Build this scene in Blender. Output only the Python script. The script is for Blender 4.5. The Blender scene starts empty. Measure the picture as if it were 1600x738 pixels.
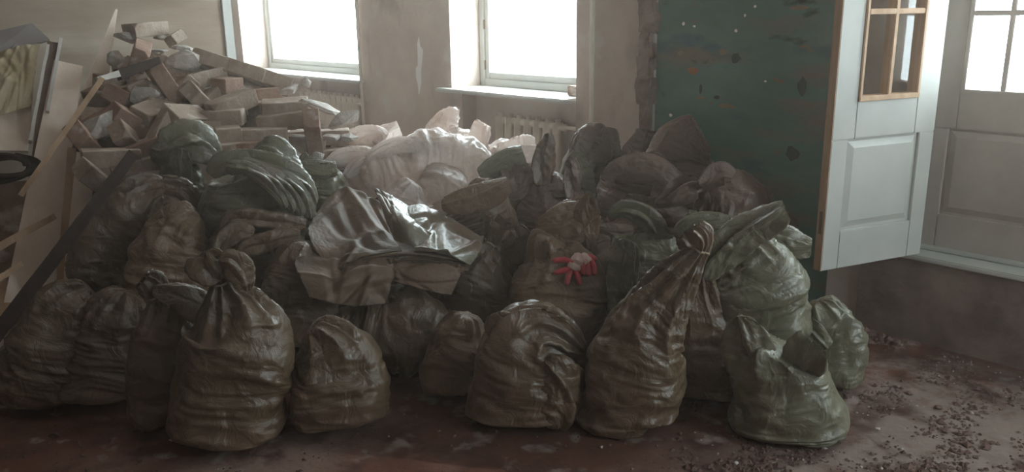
import bpy, bmesh, math, random
import numpy as np
from mathutils import Vector, Matrix, noise
SC = bpy.context.scene
COL = SC.collection
# ------------------------------------------------------------------ camera
FPX, PITCH, ROLL, EYE = 1300.0, math.radians(15.15), math.radians(0.9), 1.55
cam_d = bpy.data.cameras.new('camera'); cam = bpy.data.objects.new('camera', cam_d); COL.objects.link(cam)
cam_d.sensor_width = 36; cam_d.lens = 36*FPX/1600; cam_d.clip_end = 200
cam.matrix_world = (Matrix.Translation((0, 0, EYE)) @ Matrix.Rotation(math.pi/2-PITCH, 4, 'X') @ Matrix.Rotation(-ROLL, 4, 'Z'))
SC.camera = cam
# ------------------------------------------------------------------ sky, light, exposure
SC.view_settings.view_transform = 'Standard'; SC.view_settings.look = 'None'
SC.view_settings.gamma = 1; SC.view_settings.use_curve_mapping = False
SC.view_settings.exposure = 0.74
SC.cycles.use_denoising = True
SC.cycles.max_bounces = 10; SC.cycles.diffuse_bounces = 6; SC.cycles.transparent_max_bounces = 12
world = bpy.data.worlds.new('overcast_sky'); SC.world = world; world.use_nodes = True
bg = world.node_tree.nodes['Background']; bg.inputs['Color'].default_value = (0.86, 0.965, 1.0, 1); bg.inputs['Strength'].default_value = 13.0

TH, DW = math.radians(42), 3.9           # the window wall: its normal stands 48 degrees right of the view, 3.9 m off
NV = Vector((math.cos(TH), math.sin(TH), 0)); SV = Vector((math.sin(TH), -math.cos(TH), 0))
def W(s, n, z): return SV*s + NV*(DW-n) + Vector((0, 0, z))     # s along the wall, n into the room
WM = Matrix(((SV.x, -NV.x, 0, NV.x*DW), (SV.y, -NV.y, 0, NV.y*DW), (0, 0, 1, 0), (0, 0, 0, 1)))
def portal(s0, s1, z0, z1, n):
    L = bpy.data.lights.new('window_daylight', 'AREA'); L.shape = 'RECTANGLE'; L.size = s1-s0; L.size_y = z1-z0; L.cycles.is_portal = True
    o = bpy.data.objects.new('window_daylight', L); COL.objects.link(o)
    # area lamps shine along -Z: make -Z point into the room
    z = NV; x = SV; y = z.cross(x)
    o.matrix_world = Matrix.Translation(W((s0+s1)/2, n, (z0+z1)/2)) @ Matrix((x, y, z)).transposed().to_4x4()
portal(-8.5, -6.22, 1.0, 2.9, -.45); portal(-4.98, -3.70, 1.0, 2.9, -.45); portal(-1.5, -.1, 1.1, 2.6, -.45)
L = bpy.data.lights.new('side_window_daylight', 'AREA'); L.shape = 'RECTANGLE'; L.size = .75; L.size_y = 1.7; L.cycles.is_portal = True
o = bpy.data.objects.new('side_window_daylight', L); COL.objects.link(o)
o.matrix_world = Matrix.Translation(W(1.97, .675, 1.85)) @ Matrix((NV, Vector((0, 0, 1)).cross(NV)*0+Vector((0, 0, 1)), SV)).transposed().to_4x4()

# ------------------------------------------------------------------ pixel helpers (aim a thing at its own distance)
cp, sp = math.cos(PITCH), math.sin(PITCH)
def ray(x, y):
    u = (x-800)/FPX; v = -(y-369)/FPX
    a = u*math.cos(ROLL)+v*math.sin(ROLL); b = -u*math.sin(ROLL)+v*math.cos(ROLL)
    return Vector((a, cp+b*sp, -sp+b*cp))
def at(x, y, d):
    r = ray(x, y); return Vector((0, 0, EYE)) + r*(d/math.hypot(r.x, r.y))
def onfloor(x, y, z=0.0):
    r = ray(x, y); return Vector((0, 0, EYE)) + r*((z-EYE)/r.z)
def mpp(x, y, d):                        # metres per pixel there
    r = ray(x, y); return (d/math.hypot(r.x, r.y))/FPX

# ------------------------------------------------------------------ materials
def mat(name, base, rough=.8, var=None, scale=4, bump=0., bscale=30, spec=.3, detail=6, extra=None, metallic=0, trans=0, coord='Object', stretch=(1, 1, 1), bdist=.01):
    m = bpy.data.materials.new(name); m.use_nodes = True; nt = m.node_tree; N = nt.nodes; L = nt.links
    p = N['Principled BSDF']; p.inputs['Roughness'].default_value = rough; p.inputs['Specular IOR Level'].default_value = spec
    p.inputs['Metallic'].default_value = metallic
    tc = N.new('ShaderNodeTexCoord'); mp = N.new('ShaderNodeMapping'); mp.inputs['Scale'].default_value = stretch
    L.new(tc.outputs[coord], mp.inputs[0])
    if var is None: p.inputs['Base Color'].default_value = (*base, 1); colout = None
    else:
        n = N.new('ShaderNodeTexNoise'); n.inputs['Scale'].default_value = scale; n.inputs['Detail'].default_value = detail; n.inputs['Roughness'].default_value = .62
        L.new(mp.outputs[0], n.inputs['Vector'])
        r = N.new('ShaderNodeValToRGB'); r.color_ramp.elements[0].position = .36; r.color_ramp.elements[1].position = .64
        r.color_ramp.elements[0].color = (*base, 1); r.color_ramp.elements[1].color = (*var, 1)
        L.new(n.outputs[0], r.inputs[0]); L.new(r.outputs[0], p.inputs['Base Color']); colout = r.outputs[0]
    if bump:
        n2 = N.new('ShaderNodeTexNoise'); n2.inputs['Scale'].default_value = bscale; n2.inputs['Detail'].default_value = 5
        L.new(mp.outputs[0], n2.inputs['Vector'])
        b = N.new('ShaderNodeBump'); b.inputs['Strength'].default_value = bump; b.inputs['Distance'].default_value = bdist
        L.new(n2.outputs[0], b.inputs['Height']); L.new(b.outputs[0], p.inputs['Normal'])
    if extra: extra(nt, p, mp, colout)
    return m
def blotch(col, scale, lo, hi, seed=0., stretch=(1, 1, 1)):
    """lay patches of another colour over what is there"""
    def f(nt, p, mp, colout):
        N, L = nt.nodes, nt.links
        src = p.inputs['Base Color'].links[0].from_socket if p.inputs['Base Color'].links else None
        m2 = N.new('ShaderNodeMapping'); m2.inputs['Location'].default_value = (seed, seed*1.7, seed*.3); m2.inputs['Scale'].default_value = stretch
        L.new(mp.outputs[0], m2.inputs[0])
        n = N.new('ShaderNodeTexNoise'); n.inputs['Scale'].default_value = scale; n.inputs['Detail'].default_value = 8; L.new(m2.outputs[0], n.inputs['Vector'])
        r = N.new('ShaderNodeMapRange'); r.inputs['From Min'].default_value = lo; r.inputs['From Max'].default_value = hi; L.new(n.outputs[0], r.inputs[0])
        mx = N.new('ShaderNodeMix'); mx.data_type = 'RGBA'; mx.inputs['B'].default_value = (*col, 1); L.new(r.outputs[0], mx.inputs['Factor'])
        if src: L.new(src, mx.inputs['A'])
        else: mx.inputs['A'].default_value = p.inputs['Base Color'].default_value
        L.new(mx.outputs['Result'], p.inputs['Base Color'])
    return f
def chain(*fs):
    def f(*a):
        for g in fs: g(*a)
    return f
def sand(nt, p, mp, colout):
    """pale sand spilled over the floor at the right: a patch with its own ragged outline"""
    N, L = nt.nodes, nt.links; src = p.inputs['Base Color'].links[0].from_socket
    d = N.new('ShaderNodeVectorMath'); d.operation = 'DISTANCE'; d.inputs[1].default_value = (-.75, .9, 0); L.new(mp.outputs[0], d.inputs[0])
    n = N.new('ShaderNodeTexNoise'); n.inputs['Scale'].default_value = 5; n.inputs['Detail'].default_value = 9; n.inputs['Roughness'].default_value = .7; L.new(mp.outputs[0], n.inputs['Vector'])
    a = N.new('ShaderNodeMath'); a.operation = 'MULTIPLY_ADD'; L.new(n.outputs[0], a.inputs[0]); a.inputs[1].default_value = -3.2; a.inputs[2].default_value = 1.6
    b = N.new('ShaderNodeMath'); L.new(a.outputs[0], b.inputs[0]); L.new(d.outputs['Value'], b.inputs[1])
    r = N.new('ShaderNodeMapRange'); r.inputs['From Min'].default_value = 1.0; r.inputs['From Max'].default_value = .55; L.new(b.outputs[0], r.inputs[0])
    mx = N.new('ShaderNodeMix'); mx.data_type = 'RGBA'; mx.inputs['B'].default_value = (.34, .255, .22, 1); L.new(r.outputs[0], mx.inputs['Factor']); L.new(src, mx.inputs['A']); L.new(mx.outputs['Result'], p.inputs['Base Color'])
M = {}
M['plaster'] = mat('bare_plaster', (.43, .345, .295), .9, (.57, .48, .42), 1.3, .35, 22,
                   extra=chain(blotch((.55, .52, .48), 3.2, .56, .7, 3), blotch((.24, .19, .165), 2.2, .6, .75, 9, (1, 1, .5))))
M['wallpaper'] = mat('aged_wall_paper', (.24, .18, .135), .88, (.325, .255, .20), .9, .15, 18, stretch=(1, 1, 5),
                     extra=blotch((.42, .35, .28), 1.2, .5, .8, 5))
M['green'] = mat('green_paint', (.085, .185, .16), .7, (.125, .235, .205), 1.6, .3, 26, stretch=(1, 1, 2.2),
                 extra=chain(blotch((.19, .165, .13), 1.7, .5, .68, 2, (1, 1, 2)), blotch((.055, .12, .17), 2.1, .58, .7, 21), blotch((.2, .16, .12), 9, .66, .7, 7), blotch((.03, .06, .055), 4, .64, .72, 13)))
M['rubble_edge'] = mat('broken_plaster_edge', (.16, .10, .085), .95, (.30, .22, .19), 9, .8, 30)
M['floor'] = mat('dusty_floor', (.135, .052, .034), .93, (.215, .098, .07), 2.2, .5, 45,
                 extra=chain(blotch((.30, .20, .165), 1.1, .50, .66, 4), sand, blotch((.12, .062, .048), 6.5, .50, .64, 11), blotch((.42, .34, .30), 9, .60, .72, 31)))
M['white_paint'] = mat('white_oil_paint', (.43, .44, .415), .42, (.50, .505, .475), 3, .05, 14, spec=.5)
M['cream_paint'] = mat('cream_paint', (.62, .55, .46), .5, (.70, .64, .55), 5, .1, 20, spec=.4)
M['raw_wood'] = mat('raw_wood', (.42, .27, .17), .7, (.52, .36, .24), 3, .15, 30, stretch=(6, 6, 1))
M['board'] = mat('pale_board', (.74, .60, .50), .8, (.82, .70, .60), 4, .15, 40, stretch=(3, 3, .6))
M['dark_wood'] = mat('dark_wood', (.016, .008, .006), .85, (.03, .015, .011), 4, .2, 40, stretch=(5, 5, .6), spec=.15)
M['pale_edge'] = mat('worn_pale_edge', (.5, .46, .42), .6, (.62, .58, .54), 10)
M['frame_brown'] = mat('brown_frame', (.16, .10, .08), .6, (.22, .15, .12), 6)
M['yellow_paper'] = mat('yellowed_paper', (.42, .33, .20), .85, (.58, .50, .36), 2.5, .6, 8, extra=blotch((.25, .17, .1), 3, .6, .7, 4))
M['grey_sheet'] = mat('grey_sheet', (.20, .17, .165), .8, (.27, .24, .23), 4, .2, 12)
M['brick'] = mat('dusty_pale_brick', (.27, .195, .15), .9, (.38, .30, .245), 7, .5, 60, extra=blotch((.55, .49, .44), 9, .56, .7, 3))
M['brick_red'] = mat('dusty_reddish_brick', (.23, .13, .095), .9, (.33, .22, .17), 8, .5, 60, extra=blotch((.55, .47, .42), 8, .56, .7, 3))
M['mortar'] = mat('mortar_lump', (.36, .32, .29), .95, (.56, .52, .48), 12, .9, 45, extra=blotch((.30, .2, .16), 6, .56, .66, 3))
M['metal'] = mat('radiator_paint', (.70, .60, .50), .5, (.78, .70, .60), 8, .1, 30, spec=.4)
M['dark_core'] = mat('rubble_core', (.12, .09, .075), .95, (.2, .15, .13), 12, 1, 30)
M['red_rubber'] = mat('red_rubber', (.45, .04, .06), .35, (.55, .07, .09), 20, .1, 80, spec=.5)
M['pink_knit'] = mat('pale_pink_knit', (.62, .42, .40), .9, (.72, .54, .50), 40, .5, 200)
M['brass'] = mat('dull_metal', (.25, .18, .12), .5, metallic=.7)
def sackmat(name, a, b, rough=.4, trans=.12, bs=1., coat=.25, dirt=(.22, .13, .09), dlo=.5, dhi=.75):
    def ex(nt, p, mp, colout):
        N, L = nt.nodes, nt.links
        blotch(dirt, 3.5, dlo, dhi, 6)(nt, p, mp, colout)
        # woven tape: two crossed bands following the sack's own UVs
        uv = N.new('ShaderNodeUVMap'); 
        ws = []
        for i, d in enumerate(('X', 'Y')):
            w = N.new('ShaderNodeTexWave'); w.bands_direction = d; w.inputs['Scale'].default_value = 60; w.inputs['Distortion'].default_value = .4
            L.new(uv.outputs[0], w.inputs['Vector']); ws.append(w)
        ad = N.new('ShaderNodeMath'); ad.operation = 'ADD'; L.new(ws[0].outputs[1], ad.inputs[0]); L.new(ws[1].outputs[1], ad.inputs[1])
        n = N.new('ShaderNodeTexNoise'); n.inputs['Scale'].default_value = 11; n.inputs['Detail'].default_value = 7; n.inputs['Distortion'].default_value = 1.3; L.new(mp.outputs[0], n.inputs['Vector'])
        b1 = N.new('ShaderNodeBump'); b1.inputs['Strength'].default_value = .10; b1.inputs['Distance'].default_value = .002; L.new(ad.outputs[0], b1.inputs['Height'])
        b0 = N.new('ShaderNodeBump'); b0.inputs['Strength'].default_value = .6*bs; b0.inputs['Distance'].default_value = .028; L.new(n.outputs[0], b0.inputs['Height']); L.new(b1.outputs[0], b0.inputs['Normal'])
        ms = N.new('ShaderNodeMapping'); ms.inputs['Scale'].default_value = (1, 1, 2.4); L.new(mp.outputs[0], ms.inputs[0])
        nr = N.new('ShaderNodeTexNoise'); nr.noise_type = 'RIDGED_MULTIFRACTAL'; nr.inputs['Scale'].default_value = 5; nr.inputs['Detail'].default_value = 3; nr.inputs['Distortion'].default_value = .6; L.new(ms.outputs[0], nr.inputs['Vector'])
        b2 = N.new('ShaderNodeBump'); b2.inputs['Strength'].default_value = .7*bs; b2.inputs['Distance'].default_value = .03; L.new(nr.outputs[0], b2.inputs['Height']); L.new(b0.outputs[0], b2.inputs['Normal'])
        p.inputs['Coat Weight'].default_value = coat; p.inputs['Coat Roughness'].default_value = .28; L.new(b2.outputs[0], p.inputs['Coat Normal'])
        L.new(b2.outputs[0], p.inputs['Normal'])
        rr = N.new('ShaderNodeMapRange'); rr.inputs['To Min'].default_value = rough-.08; rr.inputs['To Max'].default_value = rough+.2
        n3 = N.new('ShaderNodeTexNoise'); n3.inputs['Scale'].default_value = 5; n3.inputs['Detail'].default_value = 6; L.new(mp.outputs[0], n3.inputs['Vector'])
        L.new(n3.outputs[0], rr.inputs[0]); L.new(rr.outputs[0], p.inputs['Roughness'])
        tr = N.new('ShaderNodeBsdfTranslucent'); mix = N.new('ShaderNodeMixShader'); mix.inputs[0].default_value = trans
        L.new(p.inputs['Base Color'].links[0].from_socket, tr.inputs['Color']); L.new(b2.outputs[0], tr.inputs['Normal'])
        L.new(p.outputs[0], mix.inputs[1]); L.new(tr.outputs[0], mix.inputs[2]); L.new(mix.outputs[0], N['Material Output'].inputs[0])
    return mat(name, a, rough, b, 2.5, 0, spec=.8, extra=ex)
M['olive'] = sackmat('olive_woven_sack', (.115, .073, .038), (.16, .105, .058), .36)
M['green_sack'] = sackmat('green_woven_sack', (.135, .125, .078), (.20, .188, .125), .33, dlo=.58, dhi=.85)
M['tan'] = sackmat('tan_woven_sack', (.17, .105, .058), (.235, .15, .09), .38)
M['brown'] = sackmat('brown_woven_sack', (.13, .078, .055), (.185, .12, .088), .5)
M['white_sack'] = sackmat('white_woven_sack', (.86, .74, .68), (.93, .87, .83), .32, .42, dirt=(.66, .48, .38))
M['olive_flat'] = sackmat('olive_flat_sack', (.085, .055, .028), (.12, .08, .042), .55, bs=.45, coat=0.)
M['green_flat'] = sackmat('green_flat_sack', (.145, .13, .085), (.20, .18, .125), .33, bs=.4, coat=.15)
M['tan_flat'] = sackmat('tan_flat_sack', (.11, .068, .036), (.15, .095, .055), .55, bs=.45, coat=0.)
def glassmat():
    m = bpy.data.materials.new('window_glass'); m.use_nodes = True; nt = m.node_tree; N, L = nt.nodes, nt.links
    N.remove(N['Principled BSDF']); t = N.new('ShaderNodeBsdfTransparent'); t.inputs[0].default_value = (.95, .97, .97, 1)
    g = N.new('ShaderNodeBsdfGlossy'); g.inputs['Roughness'].default_value = .03; mx = N.new('ShaderNodeMixShader'); fr = N.new('ShaderNodeFresnel'); fr.inputs[0].default_value = 1.5
    ge = N.new('ShaderNodeNewGeometry'); iv = N.new('ShaderNodeMath'); iv.operation = 'SUBTRACT'; iv.inputs[0].default_value = 1; L.new(ge.outputs['Backfacing'], iv.inputs[1])
    mu = N.new('ShaderNodeMath'); mu.operation = 'MULTIPLY'; L.new(fr.outputs[0], mu.inputs[0]); L.new(iv.outputs[0], mu.inputs[1])   # only the outer faces mirror
    L.new(mu.outputs[0], mx.inputs[0]); L.new(t.outputs[0], mx.inputs[1]); L.new(g.outputs[0], mx.inputs[2]); L.new(mx.outputs[0], N['Material Output'].inputs[0])
    return m
M['glass'] = glassmat()
M['aged_white'] = mat('aged_greyish_door_paint', (.33, .29, .255), .5, (.40, .355, .315), 2.5, .1, 18)
M['grimy'] = mat('grimy_base_plaster', (.15, .105, .09), .95, (.25, .19, .165), 4, .6, 25)

# ------------------------------------------------------------------ mesh helpers
def link(name, me, m=None, parent=None, smooth=False, mw=None):
    if m is not None and not me.materials: me.materials.append(m)
    if smooth: me.polygons.foreach_set('use_smooth', [True]*len(me.polygons))
    o = bpy.data.objects.new(name, me); COL.objects.link(o)
    if mw is not None: o.matrix_world = mw
    if parent is not None:
        o.parent = parent
        if mw is None: o.matrix_parent_inverse = Matrix.Identity(4)
    return o
def tag(o, label=None, cat=None, group=None, kind=None):
    if label: o['label'] = label
    if cat: o['category'] = cat
    if group: o['group'] = group
    if kind: o['kind'] = kind
    return o
def empty(name, loc=(0, 0, 0), mw=None):
    o = bpy.data.objects.new(name, None); COL.objects.link(o); o.empty_display_size = .1
    if mw is not None: o.matrix_world = mw
    else: o.location = loc
    return o
def bx(bm, a, b, bevel=0, mw=None):
    """box from corner a to corner b, in the wall frame or in any frame"""
    c = [(p+q)/2 for p, q in zip(a, b)]; d = [abs(q-p) for p, q in zip(a, b)]
    r = bmesh.ops.create_cube(bm, size=1, matrix=Matrix.Translation(c) @ Matrix.Diagonal((*d, 1)))
    if bevel:
        es = set(e for v in r['verts'] for e in v.link_edges)
        bmesh.ops.bevel(bm, geom=list(es), offset=bevel, segments=2, affect='EDGES')
    return r
def mesh_of(bm, name='m'):
    bmesh.ops.recalc_face_normals(bm, faces=bm.faces); me = bpy.data.meshes.new(name); bm.to_mesh(me); bm.free(); return me
def boxobj(name, boxes, m, parent=None, bevel=0, mw=None, kind=None, smooth=False):
    bm = bmesh.new()
    for a, b in boxes: bx(bm, a, b, bevel)
    o = link(name, mesh_of(bm, name), m, parent, smooth)
    if mw is not None: o.matrix_world = mw
    if kind: o['kind'] = kind
    return o
def tube(bm, pts, r, seg=10, caps=True):
    rings = []; n = len(pts)
    for i, p in enumerate(pts):
        p = Vector(p); t = (Vector(pts[min(i+1, n-1)])-Vector(pts[max(i-1, 0)])).normalized()
        u = t.cross(Vector((0, 0, 1)));  u = u.normalized() if u.length > .05 else t.cross(Vector((1, 0, 0))).normalized(); v = t.cross(u)
        rr = r[i] if isinstance(r, (list, tuple)) else r
        rings.append([bm.verts.new(p+(u*math.cos(a)+v*math.sin(a))*rr) for a in [2*math.pi*k/seg for k in range(seg)]])
    for a, b in zip(rings, rings[1:]):
        for k in range(seg): bm.faces.new((a[k], a[(k+1) % seg], b[(k+1) % seg], b[k]))
    if caps: bm.faces.new(rings[0]); bm.faces.new(rings[-1][::-1])
def grid_mesh(P, name='m', wrap=False, cap=(False, False), uvs=(1, 1)):
    """P: (rows, cols, 3) array to a quad mesh"""
    R_, C_ = P.shape[:2]; vs = P.reshape(-1, 3); C2 = C_ if wrap else C_-1
    i, j = np.meshgrid(np.arange(R_-1), np.arange(C2), indexing='ij'); j2 = (j+1) % C_
    f = np.stack([i*C_+j, i*C_+j2, (i+1)*C_+j2, (i+1)*C_+j], -1).reshape(-1, 4)
    me = bpy.data.meshes.new(name); me.from_pydata(vs.tolist(), [], f.tolist()); me.update()
    ul = me.uv_layers.new(name='UVMap')
    u0 = j/C2*uvs[0]; u1 = (j+1)/C2*uvs[0]; v0 = i/(R_-1)*uvs[1]; v1 = (i+1)/(R_-1)*uvs[1]
    uv = np.stack([np.stack([u0, v0], -1), np.stack([u1, v0], -1), np.stack([u1, v1], -1), np.stack([u0, v1], -1)], 2).reshape(-1)
    ul.data.foreach_set('uv', uv.astype(np.float32))
    return me

# ------------------------------------------------------------------ the room (all in the wall's own frame, then turned by WM)
def struct(name, boxes, m, bevel=0): return boxobj(name, boxes, m, None, bevel, WM, 'structure')
CE = 3.3
floor = struct('floor', [((-10.5, -.5, -.12), (2.0, 8.2, 0))], M['floor'])
struct('ceiling', [((-10.5, -.5, CE), (2.0, 8.2, CE+.1))], M['plaster'])
WB = 1.0
wall_back = struct('wall_back', [
    ((-10.5, -.45, 0), (-8.5, 0, CE)), ((-6.22, -.45, 0), (-4.98, 0, CE)), ((-3.70, -.45, 0), (-3.08, 0, CE)),
    ((-8.5, -.45, 2.9), (-6.22, 0, CE)), ((-4.98, -.45, 2.9), (-3.70, 0, CE)),
    ((-8.5, -.45, 0), (-6.22, -.13, WB-.02)), ((-4.86, -.45, 0), (-3.70, -.13, WB-.02)), ((-4.98, -.45, 0), (-4.86, 0, WB-.02))], M['plaster'])
wall_right = struct('wall_green', [((-3.08, -.45, 0), (-1.62, -.02, CE)), ((-1.62, -.45, 0), (.05, 0, .40)), ((-1.62, -.45, 2.62), (.05, 0, CE))], M['green'])
wall_right.name = 'wall_right_back'
struct('wall_beside_door', [((-1.93, -.021, 0), (-1.62, -.0, CE)), ((.05, -.45, 0), (2.0, 0, CE))], M['plaster'])
struct('wall_under_door', [((-1.76, -.015, 0), (.05, .012, .40))], M['grimy'])
struct('wall_left', [((-5.64, 1.47, 0), (-5.49, 8.2, CE))], M['wallpaper'])
struct('wall_far_left', [((-10.6, -.45, 0), (-10.5, 8.2, CE))], M['plaster'])
struct('wall_right', [((1.6, 0, 0), (2.0, .3, CE)), ((1.6, .3, 0), (2.0, 1.05, 1.0)), ((1.6, .3, 2.7), (2.0, 1.05, CE)), ((1.6, 1.05, 0), (2.0, 8.2, CE))], M['plaster'])
w3 = boxobj('window_3', [((1.85, .3, 1.0), (1.93, .36, 2.7)), ((1.85, .99, 1.0), (1.93, 1.05, 2.7)), ((1.85, .36, 1.0), (1.93, .99, 1.06)), ((1.85, .36, 2.64), (1.93, .99, 2.7))], M['white_paint'], None, .004, WM, 'structure')
boxobj('pane', [((1.885, .36, 1.06), (1.89, .99, 2.64))], M['glass'], w3)
struct('wall_front', [((-10.5, 8.2, 0), (1.6, 8.35, CE))], M['plaster'])
hz = bpy.data.materials.new('dust_haze'); hz.use_nodes = True; nt = hz.node_tree; nt.nodes.remove(nt.nodes['Principled BSDF'])
vs_ = nt.nodes.new('ShaderNodeVolumeScatter'); vs_.inputs['Color'].default_value = (1.0, .82, .69, 1); vs_.inputs['Density'].default_value = .015; vs_.inputs['Anisotropy'].default_value = .72
nt.links.new(vs_.outputs[0], nt.nodes['Material Output'].inputs['Volume'])
haze = struct('dust_haze', [((-10.4, -.25, .0), (1.55, 8.1, CE-.01))], hz); haze['kind'] = 'stuff'; haze['label'] = 'thin plaster dust hanging in the air of the whole room'
struct('trim_opening', [((-5.665, 1.435, 0), (-5.475, 1.475, 2.6)), ((-5.49, 1.435, 0), (-5.475, 1.50, 2.6))], M['white_paint'], .004)
# broken stub where a partition has been taken down
rng = random.Random(4); bm = bmesh.new()
z = 0
while z < CE:
    h = rng.uniform(.06, .16); w0 = rng.uniform(-.02, .02); w1 = rng.uniform(-.02, .02)
    bx(bm, (-3.18+w0, -.03, z), (-3.085+w1, rng.uniform(.02, .055), z+h+.01), .008); z += h
bmesh.ops.subdivide_edges(bm, edges=bm.edges, cuts=2, use_grid_fill=True)
for v in bm.verts: v.co += noise.noise_vector(v.co*25)*.014
st = link('trim_broken_edge', mesh_of(bm), M['rubble_edge']); st.matrix_world = WM; st['kind'] = 'structure'
# windows
def window(name, s0, s1, sash):
    fr = boxobj(name, [((s0, -.36, WB), (s0+.05, -.28, 2.9)), ((s1-.05, -.36, WB), (s1, -.28, 2.9)), ((s0+.05, -.36, WB), (s1-.05, -.28, WB+.055)), ((s0+.05, -.36, 2.85), (s1-.05, -.28, 2.9))], M['white_paint'], None, .004, WM, 'structure')
    n = len(sash)-1
    for a, b in zip(sash, sash[1:]):
        f = boxobj('sash', [((a, -.345, WB+.055), (a+.045, -.295, 2.85)), ((b-.045, -.345, WB+.055), (b, -.295, 2.85)), ((a+.045, -.345, WB+.055), (b-.045, -.295, WB+.10)), ((a+.045, -.345, 2.805), (b-.045, -.295, 2.85))], M['white_paint'], fr, .004)
        boxobj('pane', [((a+.045, -.325, WB+.10), (b-.045, -.320, 2.805))], M['glass'], f)
    return fr
w1 = window('window_1', -8.5, -6.22, [-8.45, -6.27])
w2 = window('window_2', -4.98, -3.70, [-4.93, -3.75])
for k in (1.12, 1.42):                                                    # small hinges on the left jamb of window 2
    boxobj('hinge', [((-4.945, -.295, k), (-4.925, -.283, k+.07))], M['brass'], w2)
s = boxobj('window_sill', [((-5.08, -.36, WB-.028), (-3.72, .085, WB))], M['white_paint'], w2, .008)
s = boxobj('window_sill', [((-8.62, -.36, WB-.028), (-6.16, .085, WB))], M['white_paint'], w1, .008)
# pale bare patch on the pier between the windows
pts = [(-5.392, 1.32), (-5.37, 1.37), (-5.355, 1.30), (-5.32, 1.27), (-5.33, 1.20), (-5.355, 1.12), (-5.365, 1.02), (-5.39, .935), (-5.405, .925), (-5.405, .99), (-5.43, 1.06), (-5.425, 1.13), (-5.40, 1.15), (-5.395, 1.22)]
bm = bmesh.new(); f = bm.faces.new([bm.verts.new((a, .0015, b)) for a, b in pts]); r = bmesh.ops.extrude_face_region(bm, geom=[f])
bmesh.ops.translate(bm, vec=(0, -.004, 0), verts=[v for v in r['geom'] if isinstance(v, bmesh.types.BMVert)]); bmesh.ops.triangulate(bm, faces=bm.faces)
M['patch'] = mat('bare_white_patch', (.72, .70, .68), .9, (.8, .78, .76), 12)
link('plaster_patch', mesh_of(bm), M['patch'], wall_back)
# chips and bare spots on the green wall
def spot(s, z, w, h, m, seed):
    rg = random.Random(seed); bm = bmesh.new(); n = 11
    f = bm.faces.new([bm.verts.new((s+math.cos(6.283*k/n)*w*rg.uniform(.7, 1.1), -.0185, z+math.sin(6.283*k/n)*h*rg.uniform(.7, 1.1))) for k in range(n)])
    r = bmesh.ops.extrude_face_region(bm, geom=[f]); bmesh.ops.translate(bm, vec=(0, -.003, 0), verts=[v for v in r['geom'] if isinstance(v, bmesh.types.BMVert)])
    link('paint_chip', mesh_of(bm), m, wall_right)
M['chip_orange'] = mat('orange_chip', (.30, .15, .08), .9, (.34, .19, .11), 20); M['chip_dark'] = mat('dark_chip', (.05, .085, .08), .9, (.06, .1, .09), 20); M['chip_tan'] = mat('tan_chip', (.2, .19, .14), .9, (.25, .22, .16), 20)
def wsz(x, y, n=0.):
    r = ray(x, y); t = (DW-n)/(r.x*NV.x+r.y*NV.y); p = r*t; return p.dot(SV), EYE+p.z
for i, (x, y, w, h, k) in enumerate([(1083, 110, .04, .022, 'chip_orange'), (1064, 83, .024, .014, 'chip_tan'), (1150, 91, .03, .03, 'chip_dark'), (1254, 135, .028, .05, 'chip_dark'), (1130, 81, .03, .02, 'chip_tan'), (1094, 153, .03, .01, 'chip_tan'), (1135, 166, .06, .014, 'chip_tan'),
        (1068, 37, .011, .011, 'patch'), (1085, 41, .011, .007, 'patch'), (1150, 48, .01, .01, 'patch'), (1180, 10, .008, .008, 'patch'), (1164, 24, .008, .008, 'patch'), (1048, 180, .014, .01, 'patch'), (1196, 127, .008, .006, 'patch'), (1095, 139, .012, .03, 'chip_dark'), (1238, 240, .04, .04, 'chip_dark'), (1250, 12, .06, .012, 'chip_tan'), (1120, 152, .02, .012, 'chip_dark')]):
    s_, z_ = wsz(x, y, -.02); spot(s_, z_, w, h, M[k], i)

# riser pipe and radiators: things of their own
def radiator(s0, n_sec, z0, z1, label, pitch=.095):
    t = empty('radiator', mw=WM @ Matrix.Translation((s0, -.05, z0)))
    bm = bmesh.new()
    bx(bm, (0, -.035, 0), (.060, .055, z1-z0), .024)
    bmesh.ops.subdivide_edges(bm, edges=[e for e in bm.edges if e.calc_length() > .3], cuts=6)
    for v in bm.verts:
        h = v.co.z/(z1-z0)
        if .12 < h < .88: v.co.x = .030+(v.co.x-.030)*.62
        if v.co.y > .03: v.co.y += .012*math.sin(math.pi*h)
    me = mesh_of(bm)
    for k in range(n_sec):
        o = link('section', me, M['metal'], t, True); o.location = (k*pitch, 0, 0)
    for z in (.05, z1-z0-.05):
        bm = bmesh.new(); tube(bm, [(-.02, .01, z), (n_sec*pitch+.01, .01, z)], .024, 12); link('header_pipe', mesh_of(bm), M['metal'], t, True)
    for x in (.2, n_sec*pitch-.2): boxobj('bracket', [((x, -.08, .1), (x+.03, -.02, .16))], M['metal'], t)
    tag(t, label, 'radiator'); return t
radiator(-4.50, 7, .25, .85, 'cream cast-iron radiator under the window with the brick on its sill')
radiator(-7.35, 11, .25, .86, 'cast-iron radiator under the wide left window, half hidden by the bricks')
bm = bmesh.new(); tube(bm, [(-3.53, .04, 0), (-3.53, .04, CE)], .014, 12); t = empty('heating_pipe', mw=WM); link('riser', mesh_of(bm), M['cream_paint'], t, True)
bm = bmesh.new(); tube(bm, [(-3.86, -.04, .80), (-3.70, -.02, .805), (-3.60, .03, .80), (-3.53, .04, .80)], .012, 10); link('branch', mesh_of(bm), M['cream_paint'], t, True)
tag(t, 'thin cream heating riser pipe right of the middle window', 'pipe')
bm = bmesh.new(); tube(bm, [(-6.17, .04, 0), (-6.17, .04, CE)], .014, 12); t = empty('heating_pipe', mw=WM); link('riser', mesh_of(bm), M['cream_paint'], t, True)
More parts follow.
